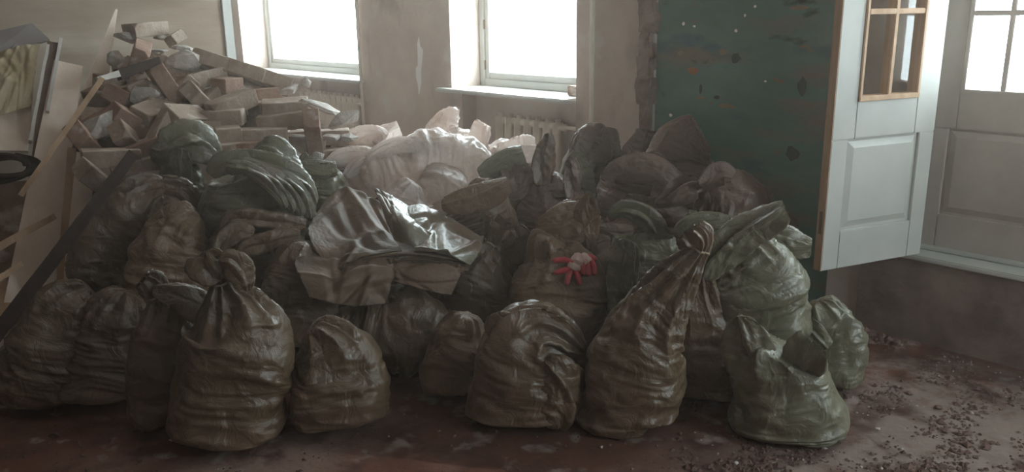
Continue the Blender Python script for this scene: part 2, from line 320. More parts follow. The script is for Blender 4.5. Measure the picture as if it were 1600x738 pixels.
bm = bmesh.new(); tube(bm, [(-6.38, -.04, .79), (-6.26, .03, .795), (-6.17, .04, .79)], .014, 10); link('branch', mesh_of(bm), M['cream_paint'], t, True)
tag(t, 'cream riser pipe at the right jamb of the wide left window', 'pipe')
# brick on the sill
bm = bmesh.new(); bx(bm, (-.06, -.05, 0), (.06, .05, .065), .006)
o = link('brick', mesh_of(bm), M['brick_red'], None, mw=WM @ Matrix.Translation((-3.83, -.16, WB)) @ Matrix.Rotation(.2, 4, 'Z')); tag(o, 'reddish half brick on the right end of the middle window sill', 'brick')

# ------------------------------------------------------------------ balcony doors
def leaf(name, w, z0, z1, gx, zg, panel, rows, mat_edge, parent=None, mull=(.5,), th=.042, paint='white_paint'):
    """door leaf lying in local x (0..w) and z; y is its thickness. Parts: frame, panel, glazing bars, panes"""
    t = parent
    st = gx; st2 = w-gx
    zb = z0+.17; zt = zg-.16                           # panel opening
    fr = boxobj('leaf_frame', [((0, -th/2, z0), (st-.034, th/2, zt)), ((st2+.034, -th/2, z0), (w, th/2, zt)), ((0, -th/2, zt), (st, th/2, z1)), ((st2, -th/2, zt), (w, th/2, z1)), ((st-.034, -th/2, z0), (st2+.034, th/2, zb)), ((st, -th/2, zt), (st2, th/2, zg)), ((st, -th/2, z1-.12), (st2, th/2, z1))], M[paint], t, .003)
    # raised and fielded panel: sunk margin, sloped edge
    st_g, st2_g = st, st2; st, st2 = st-.034, st2+.034
    bm = bmesh.new()
    for sgn in (1, -1):
        y0 = sgn*(th/2-.014); y1 = sgn*(th/2-.003); m_ = .028
        A = [(st, y0, zb), (st2, y0, zb), (st2, y0, zt), (st, y0, zt)]
        B = [(st+.012, y0, zb+.012), (st2-.012, y0, zb+.012), (st2-.012, y0, zt-.012), (st+.012, y0, zt-.012)]
        C = [(st+m_+.012, y1, zb+m_+.012), (st2-m_-.012, y1, zb+m_+.012), (st2-m_-.012, y1, zt-m_-.012), (st+m_+.012, y1, zt-m_-.012)]
        R_ = [[bm.verts.new(p) for p in q] for q in (A, B, C)]
        for a, b in zip(R_, R_[1:]):
            for k in range(4): bm.faces.new((a[k], a[(k+1) % 4], b[(k+1) % 4], b[k]))
        bm.faces.new(R_[2])
    link('panel', mesh_of(bm), M[paint], t)
    st, st2 = st_g, st2_g
    # moulding round the glass, glazing bars, panes
    b_ = .018
    boxobj('glazing_bead', [((st, -th/2-.008, zg), (st+b_, th/2+.008, z1-.12)), ((st2-b_, -th/2-.008, zg), (st2, th/2+.008, z1-.12)), ((st, -th/2-.010, zg-.004), (st2, th/2+.010, zg+b_))], mat_edge, t, .003)
    xs = [st+b_]+[st+(st2-st)*m for m in mull]+[st2-b_]
    for x in xs[1:-1]: boxobj('glazing_bar', [((x-.011, -th/2-.004, zg+b_), (x+.011, th/2+.004, z1-.12))], mat_edge, t, .003)
    zs = [zg+b_]+[zg+r for r in rows]+[z1-.12]
    for z in zs[1:-1]: boxobj('glazing_bar', [((st+b_, -th/2-.006, z-.011), (st2-b_, th/2+.006, z+.011))], mat_edge, t, .003)
    for i in range(len(xs)-1):
        for j in range(len(zs)-1): boxobj('pane', [((xs[i]+.003, -.002, zs[j]+.003), (xs[i+1]-.003, .002, zs[j+1]-.003))], M['glass'], t)
hp = W(-1.50, .02, 0)
a = math.radians(-114); ld = Vector((math.sin(a), math.cos(a), 0))
lm = Matrix.Translation(hp) @ Matrix.Rotation(math.atan2(ld.y, ld.x), 4, 'Z')
d1 = empty('door_1', mw=lm); d1['kind'] = 'structure'
leaf('door_1', .60, .435, 2.55, .125, 1.165, None, (.36, .72, 1.06), M['raw_wood'], d1, (.5,))
boxobj('free_edge', [((.600, -.021, .435), (.603, .021, 2.55))], M['raw_wood'], d1)
boxobj('latch_plate', [((.603, -.008, .60), (.605, .008, .70))], M['brass'], d1)
boxobj('hinge', [((-.006, -.03, .7), (.01, -.018, .8)), ((-.006, -.03, 2.2), (.01, -.018, 2.3))], M['brass'], d1)
d2 = empty('door_2', mw=WM @ Matrix.Translation((-1.55, -.12, 0))); d2['kind'] = 'structure'
leaf('door_2', .745, .435, 2.55, .115, 1.165, None, (.345, .69, 1.035), M['aged_white'], d2, (.33, .66), paint='aged_white')
d3 = empty('door_3', mw=WM @ Matrix.Translation((-.80, -.12, 0))); d3['kind'] = 'structure'
leaf('door_3', .745, .435, 2.55, .115, 1.165, None, (.345, .69, 1.035), M['aged_white'], d3, (.33, .66), paint='aged_white')
struct('trim_door_frame', [((-1.62, -.16, .40), (-1.555, .012, 2.62)), ((-1.62, -.16, 2.56), (.05, .012, 2.62)), ((-.04, -.16, .40), (.05, .012, 2.62))], M['white_paint'], .004)
struct('trim_threshold', [((-1.62, -.2, .40), (.05, .035, .425)), ((-1.555, -.16, .425), (-.04, -.09, .45))], M['white_paint'], .006)

# ------------------------------------------------------------------ sacks
def cr(A, t):
    """Catmull-Rom through the rows of A at parameters t"""
    A = np.asarray(A, float); n = len(A); t = np.clip(t, 0, n-1-1e-9); i = t.astype(int); f = (t-i)[:, None]
    g = lambda k: A[np.clip(k, 0, n-1)]
    a, b, c, d = g(i-1), g(i), g(i+1), g(i+2)
    return .5*((2*b)+(-a+c)*f+(2*a-5*b+4*c-d)*f*f+(-a+3*b-3*c+d)*f**3)
def vnoise(x, y, seed, px=None):
    """cheap smooth 2-D value noise; x wraps at px cells"""
    r = np.random.RandomState(seed); G = r.rand(64, 64)*2-1
    xi = np.floor(x).astype(int); yi = np.floor(y).astype(int); fx = x-xi; fy = y-yi
    fx = fx*fx*(3-2*fx); fy = fy*fy*(3-2*fy)
    w = px or 64
    a = G[(xi % w) % 64, yi % 64]; b = G[((xi+1) % w) % 64, yi % 64]; c = G[(xi % w) % 64, (yi+1) % 64]; d = G[((xi+1) % w) % 64, (yi+1) % 64]
    return (a*(1-fx)+b*fx)*(1-fy)+(c*(1-fx)+d*fx)*fy
def cloth(T, P, rest_u, rest_v, wrap, iters, pull, smooth=.12, zmin=None):
    """let an over-long sheet buckle about its target surface T: this is what makes the folds"""
    for k in range(iters):
        dP = np.zeros_like(P)
        if wrap:
            d = np.roll(P, -1, 1)-P; l = np.linalg.norm(d, axis=2, keepdims=True)+1e-9; c = d*((l-rest_u)/l)*.42
            dP += c; dP -= np.roll(c, 1, 1)
        else:
            d = P[:, 1:]-P[:, :-1]; l = np.linalg.norm(d, axis=2, keepdims=True)+1e-9; c = d*((l-rest_u[:, :-1])/l)*.42
            dP[:, :-1] += c; dP[:, 1:] -= c
        d = P[1:]-P[:-1]; l = np.linalg.norm(d, axis=2, keepdims=True)+1e-9; c = d*((l-rest_v)/l)*.42
        dP[:-1] += c; dP[1:] -= c
        P = P+dP*.5
        if wrap: S = np.roll(P, 1, 1)+np.roll(P, -1, 1)
        else: S = np.concatenate([P[:, :1], P[:, :-1]], 1)+np.concatenate([P[:, 1:], P[:, -1:]], 1)
        S = S+np.concatenate([P[:1], P[:-1]], 0)+np.concatenate([P[1:], P[-1:]], 0)
        P = P+(S/4-P)*smooth*(1 if k < iters*.8 else .5)
        P = P+(T-P)*pull
        if zmin is not None: P[:, :, 2] = np.maximum(P[:, :, 2], zmin)
    return P
def loft(st, D, seed, NV=112, NU=116, dr=.85, excess=(1.06, 1.14), amp=.021, pleat=1., lump=.019, floor_z=None, open_end=True, flat_end=False, pull=.032, iters=110, smooth=.05, gather=1.5, sq=2.6, neckall=0., kpl=None, twist=0., crump=1.):
    """st: stations (x px, y px, half-width px [, distance offset m [, depth ratio]]) aimed through the camera, each at its own distance"""
    rs = np.random.RandomState(seed)
    S = []
    for s in st:
        s = tuple(s)+(0,)*(4-len(s)) if len(s) < 4 else tuple(s)
        d = D+s[3]; c = at(s[0], s[1], d); r = s[2]*mpp(s[0], s[1], d)
        S.append((*c, r, s[4] if len(s) > 4 else dr))
    S = np.array(S)
    seglen = np.linalg.norm(np.diff(S[:, :3], axis=0), axis=1)+.3*np.abs(np.diff(S[:, 3])); cum = np.concatenate([[0], np.cumsum(seglen)])
    tt = np.interp(np.linspace(0, cum[-1], NV), cum, np.arange(len(S)))
    C = cr(S, tt); ctr = C[:, :3]; R = np.maximum(C[:, 3], .006); DR = C[:, 4]
    Tn = np.gradient(ctr, axis=0); Tn /= np.linalg.norm(Tn, axis=1, keepdims=True)+1e-9
    view = ctr-np.array([0, 0, EYE]); view /= np.linalg.norm(view, axis=1, keepdims=True)
    Lx = np.cross(Tn, view); prev = None
    for i in range(NV):
        v = Lx[i]; n = np.linalg.norm(v)
        v = v/n if n > .25 else (prev if prev is not None else np.array([1., 0, 0]))
        if prev is not None:
            if np.dot(v, prev) < 0: v = -v
            v = prev*.6+v*.4; v /= np.linalg.norm(v)
        Lx[i] = v; prev = v
    Dp = np.cross(Lx, Tn); Dp /= np.linalg.norm(Dp, axis=1, keepdims=True)+1e-9
    th = np.linspace(0, 2*np.pi, NU, endpoint=False)
    c_, s_ = np.cos(th), np.sin(th); e = 2/sq
    cx = np.sign(c_)*np.abs(c_)**e; cy = np.sign(s_)*np.abs(s_)**e
    if twist:
        a = (np.linspace(-.5, .5, NV)*twist)[:, None]; Lx, Dp = Lx*np.cos(a)+Dp*np.sin(a), Dp*np.cos(a)-Lx*np.sin(a)
    # caps: bottom rounds over
    cap = np.ones(NV); nb = 7
    for i in range(nb): cap[i] = math.sin(math.acos(1-(i+.25)/nb))**.55
    if not open_end:
        for i in range(5): cap[NV-1-i] *= math.sin(math.acos(1-(i+.1)/5))**.8
    Rr = R*cap
    U = (th/(2*np.pi))[None, :]*np.ones((NV, 1)); V = np.linspace(0, cum[-1], NV)[:, None]*np.ones((1, NU))
    Rmax = R.max(); neck = np.clip((1-R/Rmax)*1.5-.15, 0, 1)
    after = np.arange(NV) > NV*.35; neck = np.maximum(np.where(after, neck, 0), neckall)[:, None]
    kp = kpl or rs.randint(9, 13)
    tw = vnoise(U*4, V*6, seed+5, 4)*1.2
    pl = 1-2*np.abs(np.sin(U*np.pi*kp+tw+rs.rand()*6)); pl2 = np.sin(U*2*np.pi*(kp//2)+2*tw+1)
    lumps = vnoise(U*7, V*11, seed+1, 7)*lump*(1-neck)+vnoise(U*13, V*24, seed+3, 13)*lump*.45*(1-neck)
    base = Rr[:, None]
    rad = 1+pleat*neck*(.20*pl+.16*pl2)
    A = base*rad+lumps*np.clip(base/.12, 0, 1)
    tgt = ctr[:, None, :]+Lx[:, None, :]*(A*cx[None, :])[..., None]+Dp[:, None, :]*(A*cy[None, :]*DR[:, None])[..., None]
    if floor_z is not None: tgt[:, :, 2] = np.where(tgt[:, :, 2] < floor_z+.05, floor_z+.05-(floor_z+.05-tgt[:, :, 2])*.35, tgt[:, :, 2]); tgt[:, :, 2] = np.maximum(tgt[:, :, 2], floor_z)
    # first folds: short slanting creases
    nrm = tgt-ctr[:, None, :]; nrm /= np.linalg.norm(nrm, axis=2, keepdims=True)+1e-9
    W_ = np.zeros((NV, NU))
    for k in range(46):
        u0 = rs.rand(); v0 = rs.rand()*cum[-1]; L_ = .08+.16*rs.rand(); sl = rs.randn()*.14; w = .010+.014*rs.rand()
        du = (U-u0+.5) % 1-.5; dv = V-v0-sl*du-.25*du*du*rs.randn()
        W_ += (1 if rs.rand() < .6 else -1)*amp*np.exp(-(dv/w)**2-(du/L_)**2)
    P = tgt+nrm*(W_*(1-.6*neck)*np.clip(base/.1, 0, 1)+rs.randn(NV, NU)*.0025)[..., None]
    du = np.linalg.norm(np.roll(tgt, -1, 1)-tgt, axis=2, keepdims=True)*excess[0]
    full = 2*np.pi*Rmax*.9/NU
    g = np.clip(full/np.maximum(du.mean(axis=1, keepdims=True), 1e-4), 1, gather); du = du*np.where(neck[..., None] > .02, 1+(g-1)*np.minimum(1, neck[..., None]*1.6), 1)
    dv = np.linalg.norm(np.diff(tgt, axis=0), axis=2, keepdims=True)*excess[1]
    P = cloth(tgt, P, du, dv, True, iters, pull, smooth, floor_z)
    # crisp crumpling on top of the buckled cloth
    n = np.cross(np.roll(P, -1, 1)-np.roll(P, 1, 1), np.gradient(P, axis=0)); n /= np.linalg.norm(n, axis=2, keepdims=True)+1e-9
    if (n*(P-ctr[:, None, :])).sum() < 0: n = -n
    wx = vnoise(U*5, V*8, seed+11, 5)*.9; wy = vnoise(U*5, V*8+9, seed+12, 5)*.9
    f1 = 1-2.6*np.abs(vnoise(U*(7 if neckall == 0 else 9)+wx+40, V*(19 if neckall == 0 else 14)+wy*.8, seed+13)); f2 = 1-2.6*np.abs(vnoise(U*(15 if neckall == 0 else 18)+wx*2+40, V*(44 if neckall == 0 else 18)+wy*2, seed+14))
    sc_ = np.clip(R/.14, .25, 1)[:, None]*cap[:, None]
    # keep the seam of the wrap clean
    blend = np.clip(np.minimum(U, 1-U)*14, 0, 1)
    P = P+n*((f1*.0050+f2*.0032)*sc_*crump*blend*(1 if neckall else 1-.7*neck))[..., None]
    if floor_z is not None: P[:, :, 2] = np.maximum(P[:, :, 2], floor_z)
    return P, tt
SACK_GROUP = 'woven rubble sacks heaped across the room'
def sack_part(name, P, m, parent, origin, closed_bottom=True, closed_top=False):
    Q = P-np.array(origin)[None, None, :]
    me = grid_mesh(Q, name, True, uvs=(1, 1))
    bm = bmesh.new(); bm.from_mesh(me); bm.verts.ensure_lookup_table(); n = P.shape[1]; R_ = P.shape[0]
    lists = [(f, [bm.verts[i] for i in idx]) for f, idx in ((closed_bottom, range(n)), (closed_top, range((R_-1)*n, R_*n)))]
    for flag, vs in lists:
        if flag:
            c = bm.verts.new(sum((v.co for v in vs), Vector())/n)
            for k in range(n): bm.faces.new((vs[k], vs[(k+1) % n], c))
    bmesh.ops.recalc_face_normals(bm, faces=bm.faces)
    bm.to_mesh(me); bm.free()
    o = link(name, me, m, parent, True)
    return o
def sack(label, D, st, tie=None, m='olive', seed=None, ground=False, extras=(), **kw):
    """tie: index of the station where the neck is tied; what follows it is the ruffled top"""
    global _sn
    _sn = globals().get('_sn', 0)+1; seed = seed or _sn*17+3
    st = [tuple(s) for s in st]
    if ground:
        x, y, hw = st[0][:3]; p = onfloor(x, y); d0 = math.hypot(p.x, p.y); D = d0+hw*mpp(x, y, d0)*kw.get('dr', .85)*.95
        lo, hi = 0, 1500
        for _ in range(40):
            mid = (lo+hi)/2
            if at(x, mid, D).z > .015: lo = mid
            else: hi = mid
        st[0] = (x, mid, hw)+st[0][3:]
        kw['floor_z'] = .004
    P, tt = loft(st, D, seed, **kw)
    base = at(st[0][0], st[0][1], D+(st[0][3] if len(st[0]) > 3 else 0))
    root = empty('rubble_sack', base); tag(root, label, 'sack', SACK_GROUP)
    mt = M[m]
    oe = kw.get('open_end', True)
    if tie is None:
        sack_part('sack_body', P, mt, root, base, True, not oe)
    else:
        i = int(np.argmin(np.abs(tt-tie)))
        sack_part('sack_body', P[:i+1], mt, root, base); gt_ = sack_part('gathered_top', P[i:], mt, root, base, False, not oe)
        ring = P[i]; c = ring.mean(0)
        pts = [Vector(c+(q-c)*1.04-np.array(base)) for q in ring[::4]]
        bm = bmesh.new(); tube(bm, pts+[pts[0], pts[1]], .0045, 6); link('tie_string', mesh_of(bm), M['twine'], gt_, True)
    for e in extras:
        e = dict(e); k2 = dict(NV=64, NU=60, crump=1.6, dr=.28, lump=.012, amp=.014, gather=1.4, neckall=.8, kpl=4, pleat=2., twist=1.2, smooth=.035, excess=(1.14, 1.12), sq=2., iters=90); k2.update(e.get('kw', {}))
        Q, _ = loft(e['st'], D+e.get('dd', 0), seed+7, **k2)
        sack_part(e.get('name', 'sack_ear'), Q, M[e.get('m', m)], root, base, True, not k2.get('open_end', True))
    return root
M['twine'] = mat('twine', (.35, .30, .22), .9)

# front row, on the floor, left to right
sack('dark olive sack slumped at the far left of the front row', 0, [(52, 655, 50), (58, 610, 60), (75, 560, 66), (92, 510, 64), (112, 478, 50), (130, 462, 28), (142, 452, 16)], None, 'olive', ground=True, open_end=False)
sack('dark olive sack second from the left in the front row, leaning right', 0, [(158, 645, 60), (162, 600, 66), (170, 550, 60), (180, 505, 50), (190, 475, 38), (198, 455, 20)], None, 'olive', ground=True, open_end=False)
sack('narrow sack squeezed between its neighbours with a pulled-out flap at its neck', 0, [(262, 684, 34), (252, 640, 42), (246, 590, 46), (250, 545, 44), (256, 505, 36), (256, 478, 22), (250, 460, 15), (238, 446, 22), (225, 436, 16)], 6, 'olive', ground=True,
     extras=[dict(st=[(240, 452, 10), (262, 458, 16), (290, 466, 22), (315, 478, 24), (334, 492, 14)], dd=-.06, kw=dict(open_end=False, dr=.4))])
sack('largest front sack, olive, twisted into a knotted ear, with pleats down from its neck', 0, [(352, 714, 66), (354, 675, 80), (357, 630, 84), (362, 585, 84), (372, 548, 88), (378, 520, 82), (368, 487, 56), (356, 460, 30), (350, 441, 16), (342, 425, 27), (336, 408, 24)], 8, 'olive', ground=True, NV=110, NU=110, excess=(1.03, 1.09),
     extras=[dict(st=[(346, 436, 12), (334, 424, 22), (326, 410, 25), (324, 400, 17), (320, 394, 7)], dd=-.05, kw=dict(open_end=False, dr=.4)), dict(st=[(342, 406, 8), (358, 408, 15), (372, 420, 17), (382, 438, 12), (386, 456, 5)], dd=-.09, kw=dict(open_end=False, dr=.35))])
sack('round brown-olive sack sitting low beside the big knotted one', 0, [(532, 682, 58), (530, 645, 73), (528, 605, 75), (524, 568, 68), (512, 540, 54), (498, 522, 34), (486, 512, 18)], None, 'olive', ground=True, open_end=False, NV=96, excess=(1.03, 1.10))
sack('small tan sack standing in shadow between the two bulky front sacks', 0, [(705, 632, 42), (706, 595, 46), (712, 560, 46), (720, 530, 42), (726, 508, 32), (730, 492, 18)], None, 'tan', ground=True, open_end=False)
sack('plump front sack with its top flopped to the right over a dark gap', 0, [(808, 682, 80), (808, 645, 84), (812, 600, 78), (818, 562, 74), (826, 534, 66), (845, 518, 44), (872, 524, 30), (895, 540, 20), (912, 552, 10)], None, 'olive', ground=True, open_end=False, NV=96, excess=(1.03, 1.08),
     extras=[dict(st=[(800, 528, 14), (786, 514, 18), (778, 500, 16), (772, 490, 8)], dd=-.05, kw=dict(open_end=False)), dict(name='slumped_side', st=[(868, 668, 16), (878, 640, 26), (872, 605, 30), (862, 575, 24), (850, 560, 10)], dd=-.12, kw=dict(open_end=False, dr=.9))])
sack('front sack whose long neck leans up right to a knot', 0, [(982, 684, 68), (978, 650, 80), (982, 605, 80), (992, 560, 76), (1004, 520, 62), (1022, 485, 48), (1043, 452, 36), (1064, 424, 26), (1082, 402, 17), (1092, 388, 13), (1085, 374, 24), (1076, 362, 20)], 9, 'olive', ground=True, NV=116, NU=110, excess=(1.03, 1.08))
sack('dark sack in shadow behind the long-necked front sack', 0, [(1104, 640, 44), (1104, 600, 50), (1102, 555, 48), (1098, 510, 40), (1094, 465, 28), (1092, 425, 18), (1092, 400, 12)], None, 'olive', ground=True, open_end=False)
sack('open-topped green sack at the right end of the front row with one corner sticking up', 0, [(1231, 700, 80), (1230, 672, 89), (1225, 630, 84), (1219, 590, 75), (1216, 560, 66), (1222, 545, 52)], None, 'green_sack', ground=True, NV=96, NU=96, excess=(1.03, 1.07), open_end=False,
     extras=[dict(name='raised_corner', st=[(1176, 592, 26), (1172, 560, 30), (1168, 530, 27), (1162, 508, 20), (1156, 494, 10)], dd=-.05, kw=dict(open_end=False, dr=.6, lump=.008)), dict(name='folded_mouth', st=[(1238, 590, 16), (1250, 572, 24), (1262, 556, 27), (1276, 540, 24)], dd=-.08, kw=dict(dr=.45))])
sack('pale green sack at the far right end, behind the open-topped one', 0, [(1300, 616, 36), (1302, 585, 46), (1300, 550, 49), (1294, 515, 46), (1284, 488, 34), (1276, 470, 18)], None, 'green_sack', ground=True, open_end=False, NV=80,
     extras=[dict(name='twisted_neck', st=[(1292, 545, 10), (1276, 525, 12), (1264, 510, 14), (1256, 498, 12)], dd=-.14, kw=dict(dr=.6))])
# second row and the ones lying on top
sack('sack lying on its side above the round front sack, with a shiny right shoulder', 3.5, [(520, 500, 20), (548, 512, 50), (590, 520, 62), (630, 520, 68), (662, 530, 62), (684, 546, 44), (694, 560, 22)], None, 'olive', open_end=False, dr=.9,
     extras=[dict(name='sack_corner', st=[(610, 560, 18), (632, 576, 34), (655, 582, 30), (676, 588, 12)], dd=-.02, kw=dict(open_end=False, dr=.8))])
sack('tan sack carrying the red gloves', 3.62, [(872, 524, 62), (870, 490, 78), (872, 458, 78), (874, 428, 68), (868, 402, 48), (862, 386, 32), (868, 374, 34)], None, 'tan', open_end=False, NV=100, NU=100, dr=.9, excess=(1.03, 1.08))
sack('upright half-empty green sack behind the long-necked front sack', 3.5, [(1008, 560, 50), (1006, 510, 52), (1004, 460, 50), (1004, 420, 52), (1006, 388, 52), (1006, 370, 44)], None, 'green_sack', dr=.45, pleat=.5, amp=.02, excess=(1.08, 1.03), lump=.02,
     extras=[dict(name='front_fold', st=[(968, 520, 14), (970, 460, 18), (976, 410, 22), (984, 376, 14)], dd=-.12, kw=dict(open_end=False))])
sack('bulging sack on the right of the heap whose tall twisted neck points up right', 3.35, [(1208, 540, 48), (1202, 505, 64), (1188, 465, 74), (1178, 430, 70), (1160, 402, 50), (1140, 385, 30)], None, 'green_sack', open_end=False, NV=100, NU=100, dr=.9,
     extras=[dict(name='twisted_neck', st=[(1096, 432, 16), (1112, 410, 19), (1138, 386, 20), (1166, 362, 20), (1192, 346, 22), (1214, 334, 18), (1228, 328, 12)], dd=-.2, kw=dict(dr=.75, NV=70, NU=64, gather=1.5)),
             dict(name='side_flap', st=[(1170, 372, 12), (1196, 372, 20), (1222, 376, 18), (1246, 384, 15), (1268, 386, 11)], dd=.05, kw=dict(dr=.4))])
sack('shaded sack under the ruffled neck, left of the gloved one', 3.75, [(742, 512, 44), (740, 480, 55), (744, 448, 55), (752, 418, 46), (762, 395, 30), (770, 380, 17), (782, 366, 30), (792, 352, 34)], 5, 'olive', NV=96, dr=.9,
     extras=[dict(name='loose_flap', st=[(786, 400, 12), (800, 388, 20), (806, 370, 20), (800, 352, 10)], dd=-.05, kw=dict(open_end=False))])
sack('brown-olive sack wedged behind the knotted front sack', 3.55, [(470, 530, 44), (466, 495, 56), (468, 455, 56), (472, 420, 50), (476, 395, 36), (480, 378, 16)], None, 'olive', open_end=False)
sack('tall tan sack standing left of the knotted one, below the ridged sack', 3.8, [(262, 520, 58), (262, 470, 64), (266, 425, 62), (272, 385, 54), (290, 352, 40), (312, 338, 18)], None, 'tan', open_end=False, NV=96)
sack('tall dark sack behind the metal bar, its gathered neck folded right', 4.05, [(178, 520, 56), (178, 470, 62), (176, 420, 62), (182, 375, 62), (200, 335, 58), (225, 312, 42), (252, 300, 24), (278, 306, 26), (302, 326, 18)], 6, 'olive', NV=96, dr=.8,
     extras=[dict(st=[(186, 312, 12), (206, 300, 17), (232, 292, 16), (256, 290, 10)], dd=-.05, kw=dict(open_end=False))])
sack('sack with a shiny ruffled green neck below the brick pile', 4.3, [(276, 330, 40), (280, 300, 46), (282, 276, 38), (278, 256, 20), (282, 240, 36), (290, 226, 46)], 3, 'green_sack', dr=.8,
     extras=[dict(st=[(236, 232, 8), (250, 236, 14), (272, 226, 20), (300, 222, 24), (324, 238, 18), (338, 256, 8)], dd=-.08, kw=dict(open_end=False, dr=.7)), dict(st=[(288, 288, 8), (284, 270, 10), (282, 250, 12), (284, 232, 9)], dd=-.16, kw=dict(open_end=False))])
sack('broad sack with ridged shiny folds along its top, below the brick pile', 4.0, [(400, 385, 66), (402, 350, 80), (404, 315, 82), (404, 285, 76), (398, 262, 62), (384, 250, 34)], None, 'green_sack', open_end=False, NV=100, dr=.85,
     extras=[dict(name='ridge_fold', st=[(352+i*22, 256+i*4, 6), (384+i*22, 262+i*6, 9), (414+i*20, 280+i*9, 9), (436+i*16, 305+i*10, 7), (446+i*12, 326+i*6, 4)], dd=-.31+.02*i, kw=dict(open_end=False, dr=.8)) for i in range(4)]+
             [dict(name='top_roll', st=[(330, 275, 12), (348, 258, 17), (378, 252, 16), (412, 256, 15), (450, 270, 14), (480, 292, 12), (492, 320, 8)], dd=-.2, kw=dict(open_end=False, dr=.8, NV=60))])
sack('small shiny green sack top right of the ridged sack', 4.25, [(492, 340, 36), (496, 310, 42), (498, 285, 38), (494, 266, 26), (500, 256, 24)], None, 'green_sack', dr=.6,
     extras=[dict(st=[(462, 262, 8), (482, 262, 12), (506, 266, 14), (526, 264, 11)], dd=-.1, kw=dict())])
sack('crumpled dark sack with two folded ears, between ridged and knotted sacks', 3.85, [(385, 480, 56), (384, 440, 64), (382, 405, 60), (386, 376, 48), (400, 356, 34)], None, 'olive', open_end=False, dr=.8,
     extras=[dict(st=[(346, 362, 10), (362, 344, 14), (390, 340, 15), (420, 344, 13), (450, 348, 12), (478, 352, 10)], dd=-.18, kw=dict(dr=.5)),
             dict(st=[(372, 402, 10), (388, 388, 16), (410, 380, 16), (440, 372, 14), (470, 368, 8)], dd=-.24, kw=dict(dr=.5)),
             dict(st=[(344, 400, 12), (352, 378, 18), (372, 362, 16), (396, 366, 10)], dd=-.22, kw=dict(open_end=False))])
# white sacks behind, in the window light
WH = 'white_sack'
sack('white sack at the left of the white row, creased, against the bricks', 4.75, [(505, 300, 26), (530, 285, 38), (562, 272, 42), (595, 262, 36), (615, 250, 18), (612, 236, 16), (622, 214, 14)], None, WH, dr=.9,
     extras=[dict(st=[(520, 240, 8), (545, 226, 16), (572, 216, 16), (594, 214, 12), (588, 232, 8)], dd=.05, kw=dict(open_end=False)), dict(st=[(506, 262, 6), (530, 250, 12), (556, 246, 14), (584, 250, 12), (604, 262, 6)], dd=-.2, kw=dict()), dict(st=[(540, 276, 6), (556, 262, 10), (580, 252, 12), (600, 240, 8)], dd=-.24, kw=dict(open_end=False))])
sack('white sack with a pointed tied corner beside the bricks', 4.9, [(560, 260, 34), (574, 242, 36), (588, 226, 28), (596, 214, 16), (610, 206, 12), (624, 200, 10)], 3, WH, dr=.8)
sack('large smooth white sack in the middle lying across the heap', 4.55, [(568, 282, 16), (596, 268, 36), (640, 256, 44), (690, 252, 46), (736, 258, 38), (764, 266, 18)], None, WH, open_end=False, NV=100, dr=1., crump=1.5, extras=[dict(name='top_fold', st=[(572+i*30, 246-i*2, 5), (602+i*30, 232-i*2, 10), (634+i*28, 226, 11), (662+i*24, 230, 8), (684+i*18, 242, 4)], dd=-.13+.02*i, kw=dict(open_end=False, dr=.5)) for i in range(3)])
sack('white sack with a tall rounded ear, right under the wall pier', 4.95, [(700, 290, 50), (704, 262, 58), (704, 240, 54), (696, 226, 36), (688, 216, 20)], None, WH, open_end=False, dr=.8, crump=1.5,
     extras=[dict(name='round_ear', st=[(676, 236, 8), (682, 220, 17), (690, 206, 24), (702, 196, 24), (716, 196, 20)], dd=-.05, kw=dict(dr=.22, pleat=3.2, kpl=3, crump=2.6))])
sack('white sack with a small upright ear in front of the radiator', 4.8, [(768, 290, 44), (770, 264, 50), (768, 246, 44), (760, 232, 28)], None, WH, open_end=False, dr=.8,
     extras=[dict(name='upright_ear', st=[(762, 250, 7), (758, 236, 10), (756, 220, 14), (758, 205, 15), (762, 196, 12)], dd=-.1, kw=dict(dr=.22, pleat=3, kpl=3, crump=2.4)),
             dict(name='top_fold', st=[(770, 254, 8), (792, 242, 12), (816, 235, 15), (838, 231, 13)], dd=-.1, kw=dict(dr=.25, pleat=2.6, crump=2.2))])
sack('pinkish white sack with a soft front corner, in front of the big white one', 4.35, [(690, 360, 44), (686, 330, 56), (680, 304, 54), (668, 288, 38), (655, 280, 18)], None, WH, open_end=False, dr=.9)
sack('pinkish sack behind the upturned sack corner', 4.15, [(636, 372, 32), (636, 342, 40), (634, 316, 38), (640, 298, 24), (648, 286, 12)], None, WH, open_end=False)
# middle, darker
sack('tan sack with a folded-over mouth and a pale crest, behind the empty sacks', 4.05, [(755, 400, 52), (752, 365, 60), (745, 335, 58), (735, 314, 46), (722, 300, 26)], None, 'tan', open_end=False, dr=.8,
     extras=[dict(name='folded_mouth', st=[(690, 322, 8), (712, 318, 13), (740, 312, 15), (770, 302, 15), (796, 288, 12)], dd=-.18, kw=dict(dr=.5))])
sack('dark sack with a green pleated fold, right of the white sacks', 4.3, [(795, 340, 38), (798, 310, 42), (800, 284, 38), (800, 262, 28), (806, 248, 24)], None, 'olive', dr=.7,
     extras=[dict(name='green_fold', m='green_sack', st=[(748, 272, 6), (770, 262, 11), (794, 250, 13), (818, 240, 11)], dd=-.12, kw=dict(dr=.45)), dict(name='ruffle', m='brown', st=[(780, 300, 10), (800, 290, 18), (810, 272, 20), (812, 256, 14)], dd=-.16, kw=dict(pleat=1.5))])
